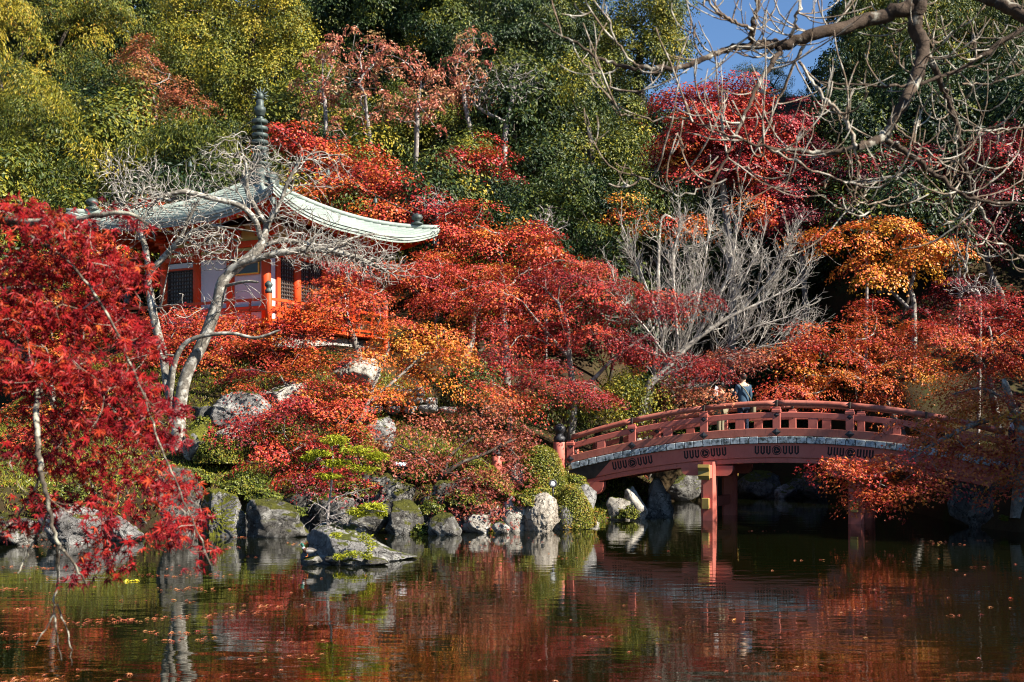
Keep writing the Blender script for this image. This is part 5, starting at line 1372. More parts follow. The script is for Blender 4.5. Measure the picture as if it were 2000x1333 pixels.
# ------------------------------------------------------------------ dense wood behind, and unseen evergreens placed to shade the right bank
src = T('forest_evergreen', 'dark evergreen out of view, placed to shade the right bank', 'tree', (560, 92), [(560, 120, 92, 95, 110, .24), (530, 210, 91, 90, 70, .18), (600, 220, 91, 90, 70, .20), (560, 40, 92, 60, 60, .30)], 'broad', 401, 0.4, dens=0.9, leafscale=1.6, group='evergreens of the dense wood behind')  # low leaf tones put the wood's deep shade into the colour
rr = random.Random(8)
for (px, D) in ((30, 90), (130, 96), (250, 88), (330, 96), (430, 90), (690, 96), (760, 92), (860, 97), (950, 90), (1060, 95), (1130, 90), (1790, 86), (1880, 92), (1980, 86),
                (200, 76), (620, 74), (760, 72), (900, 70), (1060, 68), (1000, 62), (1720, 66), (1860, 68), (60, 74), (-60, 80), (2060, 76), (1760, 64)):
    x = X(px, D)
    copy_tree(src, (x, D, gz(x, D) - 0.2), rr.uniform(0, 6.28), rr.uniform(0.95, 1.25) * (0.72 if 1380 < px < 1650 else 1.0) * (0.62 if D < 70 else 0.85 if D < 80 else 1.0), 'dark evergreen out of view, placed to shade the right bank', 'evergreens of the dense wood behind')
for (x, y, s) in ((19.5, 25.5, 0.95), (24, 22.5, 1.1), (22.5, 29.5, 1.0), (26.5, 41, 1.1), (32, 46, 1.25), (34, 40, 1.2)):
    copy_tree(src, (x, y, gz(x, y) - 0.2), rr.uniform(0, 6.28), s, 'dark evergreen out of view, placed to shade the right bank', 'evergreens of the dense wood behind')

us = T('undergrowth_shrub', 'dark leafy undergrowth shrub on the wooded slope', 'shrub', (1000, 48), [(985, 510, 48, 60, 34, .16), (1030, 520, 48, 50, 30, .20), (1005, 480, 48, 40, 24, .20)], 'broad', 402, 0.06, dens=1.5, leafscale=0.9, group='undergrowth shrubs of the wooded slope')  # deep forest shade is put into these low leaf tones
us2 = T('undergrowth_shrub', 'olive leafy undergrowth shrub on the wooded slope', 'shrub', (1000, 48), [(985, 500, 48, 60, 40, .58), (1030, 520, 48, 50, 34, .62), (1005, 470, 48, 40, 30, .55)], 'broad', 403, 0.06, dens=1.4, leafscale=0.9, group='olive undergrowth of the wooded slope')
for k in range(150):
    D = 43.5 + 30 * (k / 150.0) + rr.uniform(-0.6, 0.6); px = (137.5 * k) % 2100 - 50 + rr.uniform(-30, 30)
    x = X(px, D)
    if np.hypot(x - PAV[0], D - PAV[1]) < 6.0 or gz(x, D) < 0.6 or (1320 < px < 1670 and D > 57): continue
    olive = px < 1000 and k % 2
    copy_tree(us2 if olive else us, (x, D, gz(x, D) - 0.15), rr.uniform(0, 6.28), rr.uniform(0.9, 1.7 if D < 60 else 1.2), '%s leafy undergrowth shrub on the wooded slope' % ('olive' if olive else 'dark'), ('olive undergrowth' if olive else 'undergrowth shrubs') + ' of the wooded slope')

# ------------------------------------------------------------------ small plants on the bank
def ground_cover():
    rng = np.random.default_rng(9); n = 52000
    x = rng.uniform(-16, 4.2, n); y = rng.uniform(29.6, 37.5, n)
    d = sdist(LAND, np.stack([x, y], 1)); k = d > 0.25
    x, y = x[k], y[k]; z = ground_z(x, y) + rng.uniform(0.0, 0.09, len(x))
    pos = np.stack([x, y, z], 1)
    tip = np.stack([rng.normal(0, 0.6, len(x)), rng.normal(0, 0.6, len(x)), np.full(len(x), 1.0)], 1)
    nor = np.stack([rng.normal(0, 1, len(x)), rng.normal(-0.5, 1, len(x)), np.full(len(x), 0.4)], 1)
    patch = np.sin(x * 1.9 + 1) * np.sin(y * 2.3 + x * 0.5)
    var = 0.55 + 0.14 * patch + rng.normal(0, 0.10, len(x))
    o = link('ground_cover', leaf_mesh('ground_cover', pos, nor, tip, rng.uniform(0.06, 0.15, len(x)), var, 'narrow', M['bush']))
    tag(o, 'yellow-green grass and low growth on the bank', 'grass', kind='stuff')
    n = 9000
    x = rng.uniform(-16, 16, n); y = rng.uniform(29.6, 42, n); d = sdist(LAND, np.stack([x, y], 1)); k = d > 0.4
    x, y = x[k], y[k]; pos = np.stack([x, y, ground_z(x, y) + 0.05], 1)
    nor = np.stack([rng.normal(0, 0.35, len(x)), rng.normal(0, 0.35, len(x)), np.ones(len(x))], 1)
    o = link('fallen_leaves', leaf_mesh('fallen_leaves', pos, nor, rng.normal(size=(len(x), 3)), rng.uniform(0.06, 0.1, len(x)), rng.normal(0.5, 0.15, len(x)), 'maple', M['maple_dull']))
    tag(o, 'fallen maple leaves lying on the bank', 'leaves', kind='stuff')
ground_cover()

def floating():
    rng = np.random.default_rng(21); pos = []
    for _ in range(80):
        D = 11.0 + 19 * rng.random() ** 1.1
        px = rng.choice([rng.uniform(-60, 600), rng.uniform(0, 2050)], p=[0.72, 0.28])
        c = np.array((X(px, D), D)); k = rng.integers(2, 16)
        for _ in range(k): pos.append((c[0] + rng.normal(0, 0.22), c[1] + rng.normal(0, 0.10), 0.006 + rng.uniform(0, 0.006)))
    for _ in range(90):
        D = 11 + 18 * rng.random(); px = rng.uniform(-100, 2100); pos.append((X(px, D), D, 0.006))
    pos = np.array(pos); n = len(pos)
    pos = pos[(sdist(LAND, pos[:, :2]) < -0.3) & (np.hypot((pos[:, 0] - X(692, 22.6)) / 1.4, (pos[:, 1] - 22.6) / 1.2) > 1)]; n = len(pos)
    nor = np.stack([rng.normal(0, 0.12, n), rng.normal(-0.02, 0.10, n), np.ones(n)], 1); pos[:, 2] += 0.006
    o = link('floating_leaves', leaf_mesh('floating_leaves', pos, nor, rng.normal(size=(n, 3)), rng.uniform(0.045, 0.085, n), rng.normal(0.55, 0.15, n), 'star', M['maple_dull']))
    tag(o, 'fallen maple leaves floating on the pond', 'leaves', kind='stuff')
    for k, (px, py, s, lb) in enumerate(((252, 1136, 0.11, 'yellow leaf cluster floating on the water under the maple tips'), (1424, 1212, 0.09, 'single orange leaf floating on the dark water before the bridge'), (1975, 1170, 0.08, 'small pinkish leaf floating near the right edge of the pond'))):
        D = wd(py); q = 5 if k == 0 else 1
        p = np.array([(X(px, D) + rng.normal(0, 0.05), D + rng.normal(0, 0.05), 0.02) for _ in range(q)])
        nr_ = np.stack([rng.normal(0, 0.2, q), rng.normal(-0.3, 0.2, q), np.ones(q)], 1)
        o = link('floating_leaf', leaf_mesh('floating_leaf', p, nr_, rng.normal(size=(q, 3)), np.full(q, s), np.full(q, 0.97 if k == 0 else 0.8 if k == 1 else 0.5), 'star', M['yellow_leaf'] if k == 0 else M['maple']))
        tag(o, lb, 'leaf')
M['yellow_leaf'] = leaf_material('yellow_leaves', [(0.0, (0.6, 0.45, 0.02)), (1.0, (0.75, 0.6, 0.03))])
floating()

def tuft(label, px, py, D, h, n, seed, tone, fern=False, name='grass_tuft'):
    rng = np.random.default_rng(seed); b = P(px, py, D); b[2] = max(b[2], 0.0)
    o = thing(name, label, 'fern' if fern else 'grass', tuple(b))
    V, Fa, var, q = [], [], [], 0
    tb = []
    for i in range(n):
        a = rng.random() * 6.28; L = h * rng.uniform(0.6, 1.1); out = rng.uniform(0.3, 0.9) * L
        pts = np.array([(math.cos(a) * out * u, math.sin(a) * out * u, L * (u - 0.55 * u * u * (1.2 if fern else 0.9))) for u in np.linspace(0, 1, 7)]) + rng.normal(0, 0.02, 3) * (1, 1, 0)
        s = np.array((-math.sin(a), math.cos(a), 0))
        if fern:
            for j in range(1, 7):
                for sd in (-1, 1):
                    w = 0.30 * L * (1 - j / 7.5); p = pts[j]; d = (pts[j] - pts[j - 1])
                    V += [p - d * 0.35, p + d * 0.35, p + s * sd * w + d * 0.5]; Fa.append((q, q + 1, q + 2)); q += 3; var += [tone + rng.normal(0, 0.05)] * 3
        else:
            for j in range(6):
                w0 = 0.008 * (1 - j / 6.5); w1 = 0.008 * (1 - (j + 1) / 6.5)
                V += [pts[j] - s * w0, pts[j] + s * w0, pts[j + 1] + s * w1, pts[j] - s * w0, pts[j + 1] + s * w1, pts[j + 1] - s * w1]
                Fa += [(q, q + 1, q + 2), (q + 3, q + 4, q + 5)]; q += 6; var += [tone + rng.normal(0, 0.06)] * 6
    link('fronds' if fern else 'blades', npmesh('blades', np.array(V), np.array(Fa), False, {'var': np.clip(var, 0, 0.9)}, M['green']), o)
tuft('dry grass tuft at the waterline under the maple tips', 232, 1052, wd(1052), 0.5, 90, 1, 0.8)
tuft('grass tuft hanging at the foot of the mossy boulder', 402, 1042, wd(1046), 0.4, 60, 2, 0.68)
tuft('fern at the waterline on the huge dark boulder', 1965, 1022, 29.9, 0.5, 12, 3, 0.55, True, 'fern')
tuft('grass tuft beside the big sunlit boulder', 1026, 1020, 30.0, 0.45, 70, 4, 0.7)

# ------------------------------------------------------------------ floodlights
def floodlight(label, px, py, D, r, post, aim):
    c = P(px, py, D)
    o = thing('garden_floodlight', label, 'lamp', (c[0], c[1], c[2] - post))
    lathe('post', [(0.02, 0), (0.02, post - r * 0.9)], M['iron'], o, (0, 0, 0), 10)
    h = lathe('housing', [(r * 0.45, -0.16), (r * 0.6, -0.14), (r, -0.02), (r * 1.02, 0.02), (r * 0.70, 0.025), (r * 0.68, 0.005)], M['iron'], o, (0, 0, post), 22)
    h.rotation_euler = aim
    lathe('lens', [(r * 0.66, 0.006), (r * 0.4, 0.014), (r * 0.05, 0.016)], M['glass'], h, (0, 0, 0), 22)
    return o
floodlight('round black garden floodlight with white lens between the clipped bushes', 1080, 945, 30.2, 0.10, 0.36, (math.radians(80), 0, math.radians(10)))
fl = thing('garden_floodlight', 'small flat white floodlight lying under the fading maple', 'lamp', tuple(P(784, 916, 30.9)))
box('housing', (0, 0, 0.06), (0.34, 0.16, 0.10), M['iron'], fl, (0.5, 0.1, 0.2))
box('lens', (0, -0.05, 0.115), (0.29, 0.12, 0.03), M['glass'], fl, (0.7, 0.1, 0.2))

# ------------------------------------------------------------------ duck on the flat stone
def duck():
    D = 21.6; m = D / F
    b = P(592, 1085, D)
    b = P(603, 1083, D)
    o = thing('mallard_duck', 'mallard duck with a green head standing on the stone at the pond rock', 'duck', tuple(b), math.radians(180))
    # loft along the spine, +x is forward (turned to face left in the picture); leaning stance
    st = [(-0.25, 0.10, 0.008, 0.004), (-0.20, 0.105, 0.045, 0.02), (-0.13, 0.10, 0.075, 0.055), (-0.04, 0.095, 0.095, 0.08), (0.05, 0.095, 0.095, 0.085), (0.11, 0.115, 0.075, 0.075),
          (0.145, 0.16, 0.048, 0.05), (0.155, 0.20, 0.034, 0.036), (0.16, 0.235, 0.042, 0.042), (0.175, 0.265, 0.046, 0.044), (0.20, 0.272, 0.038, 0.036), (0.222, 0.264, 0.022, 0.018), (0.245, 0.256, 0.022, 0.010), (0.278, 0.250, 0.018, 0.005)]
    pts = np.array([(x, 0, z) for x, z, _, _ in st]); n = len(st); sg = 14
    tan = np.gradient(pts, axis=0); tan = nrm(tan)
    V, Fa = [], []
    for i in range(n):
        up = np.array((-tan[i][2], 0, tan[i][0]))
        for k in range(sg):
            a = 2 * math.pi * k / sg
            V.append(pts[i] + np.array((0, 1, 0)) * math.cos(a) * st[i][2] + up * math.sin(a) * st[i][3])
    for i in range(n - 1):
        for k in range(sg): Fa.append((i * sg + k, i * sg + (k + 1) % sg, (i + 1) * sg + (k + 1) % sg, (i + 1) * sg + k))
    Fa.append(tuple(range(sg))); Fa.append(tuple(range((n - 1) * sg, n * sg))[::-1])
    me = pymesh('body', V, Fa, None, True)
    cols = [('duck_grey', (0.30, 0.28, 0.26)), ('duck_breast', (0.10, 0.045, 0.03)), ('duck_green', (0.01, 0.10, 0.07)), ('duck_bill', (0.45, 0.33, 0.05)), ('duck_tail', (0.04, 0.04, 0.045)), ('duck_ring', (0.7, 0.7, 0.68))]
    for nm, c in cols: me.materials.append(simple(nm, tuple(x * 0.8 for x in c), c, 30, 0.5, 0.3, bump=0.1))
    for i, p in enumerate(me.polygons):
        s = i // sg
        p.material_index = 4 if s < 1 else 0 if s < 4 else 1 if s < 6 else 5 if s == 6 else 2 if s < 11 else 3
    link('body', me, o)
    for s in (-1, 1):
        V, Fa = [], []
        for i, (x, z, w) in enumerate(((0.06, 0.12, 0.02), (0.0, 0.13, 0.045), (-0.09, 0.125, 0.045), (-0.18, 0.12, 0.02), (-0.23, 0.118, 0.004))):
            V += [(x, s * 0.092 * (1 - 0.1 * i), z + w), (x, s * 0.100 * (1 - 0.12 * i), z - w)]
        V2 = [(v[0], v[1] - s * 0.02, v[2]) for v in V]
        nV = len(V); VV = V + V2
        for i in range(4):
            Fa.append((2 * i, 2 * i + 1, 2 * i + 3, 2 * i + 2)); Fa.append((nV + 2 * i, nV + 2 * i + 2, nV + 2 * i + 3, nV + 2 * i + 1))
            Fa.append((2 * i, 2 * i + 2, nV + 2 * i + 2, nV + 2 * i)); Fa.append((2 * i + 1, nV + 2 * i + 1, nV + 2 * i + 3, 2 * i + 3))
        link('wing', pymesh('wing', VV, Fa, M['duckwing']), o)
        lg = tube('leg', [(0.03, s * 0.04, 0.03), (0.025, s * 0.042, -0.02), (0.03, s * 0.045, -0.06)], [0.010, 0.008, 0.008], M['ducklegs'], o, 6)
        link('foot', pymesh('foot', [(0.01, s * 0.045, -0.058), (0.085, s * 0.02, -0.066), (0.09, s * 0.045, -0.064), (0.085, s * 0.075, -0.066), (0.03, s * 0.045, -0.045)], [(0, 1, 4), (1, 2, 4), (2, 3, 4), (3, 0, 4), (0, 3, 2, 1)], M['ducklegs']), lg)
    o.scale = (0.64, 0.64, 0.64)
    return o
M['duckwing'] = simple('duck_wing_feathers', (0.10, 0.085, 0.07), (0.22, 0.19, 0.16), 40, 0.6, 0.2, stretch=(0.3, 1, 1))
M['ducklegs'] = simple('orange_duck_legs', (0.5, 0.12, 0.02), (0.6, 0.16, 0.03), 20, 0.6, 0.2)
duck_o = duck()

# ------------------------------------------------------------------ people
def skin_part(name, verts, edges, radii, mat, parent, sub=2):
    me = bpy.data.meshes.new(name); me.from_pydata([tuple(v) for v in verts], edges, []); me.update()
    o = link(name, me, parent); me.materials.append(mat)
    md = o.modifiers.new('skin', 'SKIN'); md.use_smooth_shade = True
    for i, r in enumerate(radii):
        d = me.skin_vertices[0].data[i]; d.radius = (r, r) if np.isscalar(r) else r; d.use_root = (i == 0)
    s = o.modifiers.new('sub', 'SUBSURF'); s.levels = sub; s.render_levels = sub
    return o
SKINM = simple('skin', (0.46, 0.27, 0.18), (0.55, 0.34, 0.23), 6, 0.55, 0.3, bump=0.05)
HAIRM = simple('dark_hair', (0.010, 0.008, 0.007), (0.03, 0.022, 0.018), 30, 0.5, 0.3, stretch=(4, 4, 0.4))
def person(label, x, y, z, rz, jacket, trousers, h=1.66, bag=None, arm=(0.10, 0.30)):
    o = thing('person', label, 'person', (x, y, z), rz)
    k = h / 1.70
    q = lambda *a: tuple(v * k for v in a)
    # +y forward; the right arm is bent towards the chest as if holding something up
    J = [q(0, 0, 0.92), q(0, 0.01, 1.10), q(0, 0.02, 1.28), q(0, 0.0, 1.42), q(0, 0.01, 1.50), q(0, 0.03, 1.58), q(0, 0.035, 1.66),
         q(0.17, 0, 1.40), q(0.21, 0.0, 1.14), q(0.19, 0.10, 0.92), q(-0.17, 0, 1.40), q(-0.22, 0.05, 1.14), q(-0.14, 0.24 + arm[0], 1.10 + arm[1] * 0.5),
         q(0.09, 0, 0.88), q(0.095, 0.02, 0.48), q(0.10, -0.01, 0.08), q(0.10, 0.12, 0.03), q(-0.09, 0, 0.88), q(-0.095, 0.02, 0.48), q(-0.10, -0.01, 0.08), q(-0.10, 0.12, 0.03)]
    Eg = [(0, 1), (1, 2), (2, 3), (3, 4), (4, 5), (5, 6), (3, 7), (7, 8), (8, 9), (3, 10), (10, 11), (11, 12), (0, 13), (13, 14), (14, 15), (15, 16), (0, 17), (17, 18), (18, 19), (19, 20)]
    Rr = [(.145, .11), (.125, .095), (.15, .105), (.10, .075), (.05, .05), (.085, .10), (.075, .09), .058, .045, .032, .058, .045, .032, .085, .058, .04, .035, .085, .058, .04, .035]
    skin_part('body', J, Eg, [tuple(c * k for c in (r if isinstance(r, tuple) else (r, r))) for r in Rr], SKINM, o)
    ja = [0, 1, 2, 3, 7, 8, 9, 10, 11, 12]; idx = {a: i for i, a in enumerate(ja)}
    je = [(0, 1), (1, 2), (2, 3), (3, 7), (7, 8), (8, 9), (3, 10), (10, 11), (11, 12)]
    JV = [J[a] for a in ja]; JV[0] = q(0, 0, 0.86)
    skin_part('jacket', JV, [(idx[a], idx[c]) for a, c in je], [tuple(c * k * 1.22 for c in (Rr[a] if isinstance(Rr[a], tuple) else (Rr[a], Rr[a]))) for a in ja], jacket, o)
    ta = [0, 13, 14, 15, 17, 18, 19]; idx = {a: i for i, a in enumerate(ta)}
    te = [(0, 13), (13, 14), (14, 15), (0, 17), (17, 18), (18, 19)]
    skin_part('trousers', [J[a] for a in ta], [(idx[a], idx[c]) for a, c in te], [tuple(c * k * 1.16 for c in (Rr[a] if isinstance(Rr[a], tuple) else (Rr[a], Rr[a]))) for a in ta], trousers, o)
    skin_part('hair', [q(0, 0.00, 1.72), q(0, -0.03, 1.66), q(0, -0.045, 1.56)], [(0, 1), (1, 2)], [.088 * k, .105 * k, .07 * k], HAIRM, o)
    hd = link('face', None, o); hd.location = q(0, 0.125, 1.61)
    for nm, c, s, mt in (('eye', (-0.032, -0.005, 0.02), (0.022, 0.012, 0.01), HAIRM), ('eye', (0.032, -0.005, 0.02), (0.022, 0.012, 0.01), HAIRM), ('nose', (0, 0.008, -0.01), (0.022, 0.03, 0.04), SKINM), ('mouth', (0, -0.004, -0.045), (0.045, 0.012, 0.012), M['lip'])):
        box(nm, c, s, mt, hd, bev=0.004)
    for s in (-1, 1):
        w = np.array(q(0.19, 0.10, 0.92)) if s > 0 else np.array(q(-0.14, 0.24 + arm[0], 1.10 + arm[1] * 0.5))
        d = np.array((0, 0.15, -0.98)) if s > 0 else np.array((0.1, 0.7, 0.7)); d = nrm(d); sd = nrm(np.cross(d, (0.3, 0.9, 0.1)))
        hv = [w, w + d * 0.08]; he = [(0, 1)]; hr = [0.028, 0.034]
        for f in range(4):
            a = w + d * 0.085 + sd * (f - 1.5) * 0.021; L = (0.062, 0.072, 0.068, 0.052)[f]
            i0 = len(hv); hv += [a, a + d * L * 0.55 + np.array((0, 0.01, 0)), a + d * L + np.array((0, 0.03, 0))]; he += [(1, i0), (i0, i0 + 1), (i0 + 1, i0 + 2)]; hr += [0.012, 0.009, 0.007]
        a = w + d * 0.03 + sd * 0.034; i0 = len(hv); hv += [a, a + d * 0.03 + sd * 0.022, a + d * 0.055 + sd * 0.026]; he += [(0, i0), (i0, i0 + 1), (i0 + 1, i0 + 2)]; hr += [0.012, 0.010, 0.008]
        skin_part('hand', hv, he, hr, SKINM, o, 1)
    for s in (-1, 1): box('shoe', q(0.10 * s, 0.05, 0.04), q(0.10, 0.27, 0.08), M['iron'], o, bev=0.02)
    if bag:
        tube('bag_strap', [q(-0.15, -0.02, 1.47), q(-0.02, -0.15, 1.30), q(0.14, -0.14, 1.06), q(0.20, -0.06, 0.92)], 0.018, bag, o, 6)
        box('shoulder_bag', q(0.24, -0.04, 0.80), q(0.10, 0.28, 0.24), bag, o, bev=0.03)
    return o
M['lip'] = simple('lips', (0.36, 0.12, 0.10), (0.40, 0.15, 0.12), 5, 0.5, 0.3, bump=0)
cl = lambda nm, c: simple(nm, tuple(x * 0.8 for x in c), c, 5, 0.85, 0.1, bump=0.4, bscale=60)
CLO = dict(blue=cl('shade_darkened_blue_cloth', (0.045, 0.08, 0.12)), navy=cl('navy_cloth', (0.02, 0.026, 0.045)), cream=cl('cream_cloth', (0.55, 0.50, 0.42)), black=cl('black_cloth', (0.018, 0.018, 0.02)), white=cl('white_cloth', (0.62, 0.62, 0.63)), khaki=cl('khaki_cloth', (0.20, 0.17, 0.11)))  # blue jacket cloth darkened; its wearer's shade is put into the colour
def on_bridge(px, v): 
    u = u_at(px, v); w = bworld(u, v); return w[0], w[1], deck(u)
x, y, z = on_bridge(1452, 0.75)
person('person in a blue-grey jacket with a pale bag strap across the back on the bridge', x, y, z, math.radians(15), CLO['blue'], CLO['navy'], 1.82, CLO['khaki'])
x, y, z = on_bridge(1408, 0.4)
pw = person('person in dark clothes holding up a white sheet on the bridge', x, y, z, math.radians(50), CLO['black'], CLO['khaki'], 1.62)
sh = link('paper_sheet', pymesh('paper_sheet', [(-0.13, 0, -0.16), (0.13, 0.01, -0.17), (0.12, 0.03, 0.16), (-0.13, 0.02, 0.17), (-0.13, 0.012, -0.16), (0.13, 0.022, -0.17), (0.12, 0.042, 0.16), (-0.13, 0.032, 0.17)],
          [(0, 1, 2, 3), (7, 6, 5, 4), (0, 4, 5, 1), (1, 5, 6, 2), (2, 6, 7, 3), (3, 7, 4, 0)], CLO['white']))
sh.location = (x - 0.16, y - 0.30, z + 1.38); sh.rotation_euler = (0.1, 0.25, 0.7); sh.scale = (0.75, 1, 0.8)
tag(sh, 'white sheet held up by the person in dark clothes on the bridge', 'paper')
x, y = X(1838, 36.4), 36.4
person('person in black half hidden behind the orange leaves at the bridge end', x, y, gz(x, y), math.radians(60), CLO['black'], CLO['black'], 1.68)
x, y = X(1986, 33.6), 33.6
person('person in a white top at the right edge of the picture', x, y, gz(x, y), math.radians(100), CLO['white'], CLO['navy'], 1.66, CLO['black'])

# ------------------------------------------------------------------ foreground: bare branches reaching in from the right
def overhead():
    rng = np.random.default_rng(31)
    D = 7.4
    b0 = np.array((5.3, 7.0, gz(5.3, 7.0) - 0.1))
    o = thing('bare_foreground_tree', 'knobbly bare branches hanging in from the top right in the foreground', 'tree', tuple(b0))
    tb, tw = Tubes(), Tubes()
    crotch = np.array((4.3, 7.3, 5.6))
    q = smooth_path([b0, b0 + (0.1, 0.1, 1.6), (5.0, 7.1, 3.8), crotch], 6); tb.add(q, np.linspace(0.19, 0.11, len(q)), 12)
    limbs = [
        ([crotch, P(1860, -120, D), P(1815, -50, D), P(1795, -5, D)], .085, .055, 0),
        ([P(1795, -5, D), P(1770, 14, D), P(1690, 42, D), P(1600, 66, D - .1), P(1530, 86, D - .1), P(1470, 86, D - .2)], .050, .026, 6),
        ([P(1470, 86, D - .2), P(1400, 104, D - .3), P(1340, 128, D - .4), P(1250, 134, D - .5), P(1180, 118, D - .5), P(1125, 86, D - .6), P(1055, 42, D - .6)], .020, .0035, 9),
        ([P(1795, -5, D), P(1788, 50, D), P(1802, 100, D), P(1786, 160, D - .1), P(1760, 210, D - .2), P(1725, 265, D - .2), P(1675, 288, D - .3)], .050, .020, 11),
        ([P(1675, 288, D - .3), P(1600, 296, D - .3), P(1500, 288, D - .4), P(1420, 262, D - .5), P(1330, 230, D - .5)], .014, .0035, 12),
        ([P(1808, 95, D), P(1850, 190, D + .1), P(1866, 235, D + .1), P(1880, 310, D + .1), P(1905, 392, D + .2), P(1950, 462, D + .2), P(2010, 520, D + .2)], .019, .0055, 13),
        ([P(1530, 88, D - .1), P(1490, 150, D - .3), P(1452, 230, D - .4), P(1412, 320, D - .5), P(1378, 385, D - .6)], .016, .004, 9),
        ([P(1575, 78, D - .1), P(1532, 170, D), P(1492, 260, D + .1), P(1455, 335, D + .2)], .011, .003, 7),
        ([P(1725, 265, D - .2), P(1790, 312, D - .1), P(1840, 352, D), P(1905, 390, D), P(2030, 402, D + .1)], .019, .008, 10),
        ([P(2060, -20, D - .5), P(2030, 35, D - .5), P(1960, 12, D - .5), P(1900, -18, D - .4)], .040, .030, 3),
        ([P(2060, 20, D), P(2010, 48, D), P(1930, 100, D), P(1865, 140, D), P(1780, 166, D - .1), P(1700, 168, D - .2), P(1600, 160, D - .3)], .020, .004, 14),
        ([P(1470, 86, D - .2), P(1468, 55, D - .3), P(1482, 5, D - .3), P(1500, -40, D - .3)], .016, .010, 5),
        ([P(1470, 60, D - .3), P(1430, 40, D - .4), P(1390, 10, D - .5), P(1370, -20, D - .5)], .010, .005, 6),
        ([P(1545, 80, D - .1), P(1555, 40, D - .2), P(1570, -10, D - .2)], .012, .007, 4),
        ([P(1905, 392, D + .2), P(1893, 440, D + .2), P(1890, 500, D + .2), P(1884, 556, D + .2)], .010, .0035, 5),
        ([P(1905, 392, D + .2), P(1880, 430, D + .3), P(1900, 480, D + .3), P(1935, 520, D + .3)], .007, .003, 4),
        ([P(1668, 290, D - .3), P(1680, 340, D - .2), P(1670, 390, D - .2), P(1720, 395, D - .1), P(1775, 370, D)], .008, .003, 6),
        ([P(1560, 120, D - .2), P(1610, 190, D - .3), P(1650, 230, D - .3), P(1672, 286, D - .3)], .009, .012, 8),
        ([P(1740, 240, D - .2), P(1800, 290, D - .3), P(1860, 330, D - .3), P(1870, 300, D - .3)], .007, .003, 5),
        ([P(1870, 255, D + .1), P(1930, 256, D + .1), P(2010, 250, D + .1)], .007, .005, 5),
        ([P(1880, 165, D + .1), P(1950, 160, D + .1), P(2010, 130, D + .1)], .007, .005, 5),
        ([P(1500, 290, D - .4), P(1580, 330, D - .4), P(1650, 355, D - .4), P(1720, 352, D - .4), P(1780, 330, D - .4)], .008, .003, 8),
        ([P(1250, 134, D - .5), P(1215, 100, D - .5), P(1190, 50, D - .5), P(1180, 8, D - .5)], .006, .003, 2),
        ([P(1330, 228, D - .5), P(1250, 232, D - .5), P(1200, 212, D - .5), P(1190, 140, D - .5)], .0045, .003, 3),
        ([P(1420, 350, D - .5), P(1330, 380, D - .5), P(1260, 350, D - .5), P(1200, 318, D - .5)], .0045, .003, 5)]
    def hook(p, d, L, r, depth):
        n = 8; pts = [p]; dd = nrm(d)
        turn = nrm(np.array((rng.normal(0, 0.5), rng.normal(0, 0.3), 1.0)))
        c = rng.uniform(0.10, 0.34)
        for i in range(n):
            dd = nrm(dd + turn * c + rng.normal(0, 0.10, 3)); pts.append(pts[-1] + dd * L / n)
        pts = np.array(pts); rad = np.linspace(r, r * 0.62, n + 1); rad[1::2] *= 1.12
        rad[-1] *= 1.15
        pts = np.vstack([pts, pts[-1] + dd * r * 1.5]); rad = np.append(rad, r * 0.2)
        tw.add(pts, rad, 4)
        if depth > 0:
            for _ in range(rng.integers(1, 3)):
                i = rng.integers(1, n)
                hook(pts[i], nrm(pts[i] - pts[i - 1]) * 0.6 + rng.normal(0, 0.6, 3) * (1, 0.6, 1), L * rng.uniform(0.3, 0.65), r * 0.8, depth - 1)
    for pts, r0, r1, nt in limbs:
        q = smooth_path(pts, 8); q[1:-1] += rng.normal(0, 0.006, (len(q) - 2, 3))
        rad = np.linspace(r0, r1, len(q)) * rng.uniform(0.93, 1.08, len(q))
        (tb if r0 > 0.012 else tw).add(q, rad, 10 if r0 > 0.012 else 6)
        nt = int(nt * 1.0 + 0.5)
        for _ in range(nt):
            i = rng.integers(1, len(q) - 1); t_ = nrm(q[i + 1] - q[i])
            d = t_ * rng.uniform(0.1, 0.7) + np.array((rng.normal(0, 0.6), rng.normal(0, 0.5), rng.normal(-0.15, 0.5)))
            hook(q[i], d, rng.uniform(0.16, 0.62), rng.uniform(0.0032, 0.0058), 2 if rng.random() < 0.45 else 1)
    off = Matrix.Translation(-Vector(b0))
    me = tb.mesh('limbs', M['bark_over']); me.transform(off); link('limbs', me, o)
    me = tw.mesh('twigs', M['twig_brown']); me.transform(off); link('twigs', me, o)
M['bark_over'] = bark_material('lichened_brown_bark', (0.022, 0.015, 0.011), (0.07, 0.048, 0.033), (0.30, 0.28, 0.23), 0.30, 16.0)
overhead()

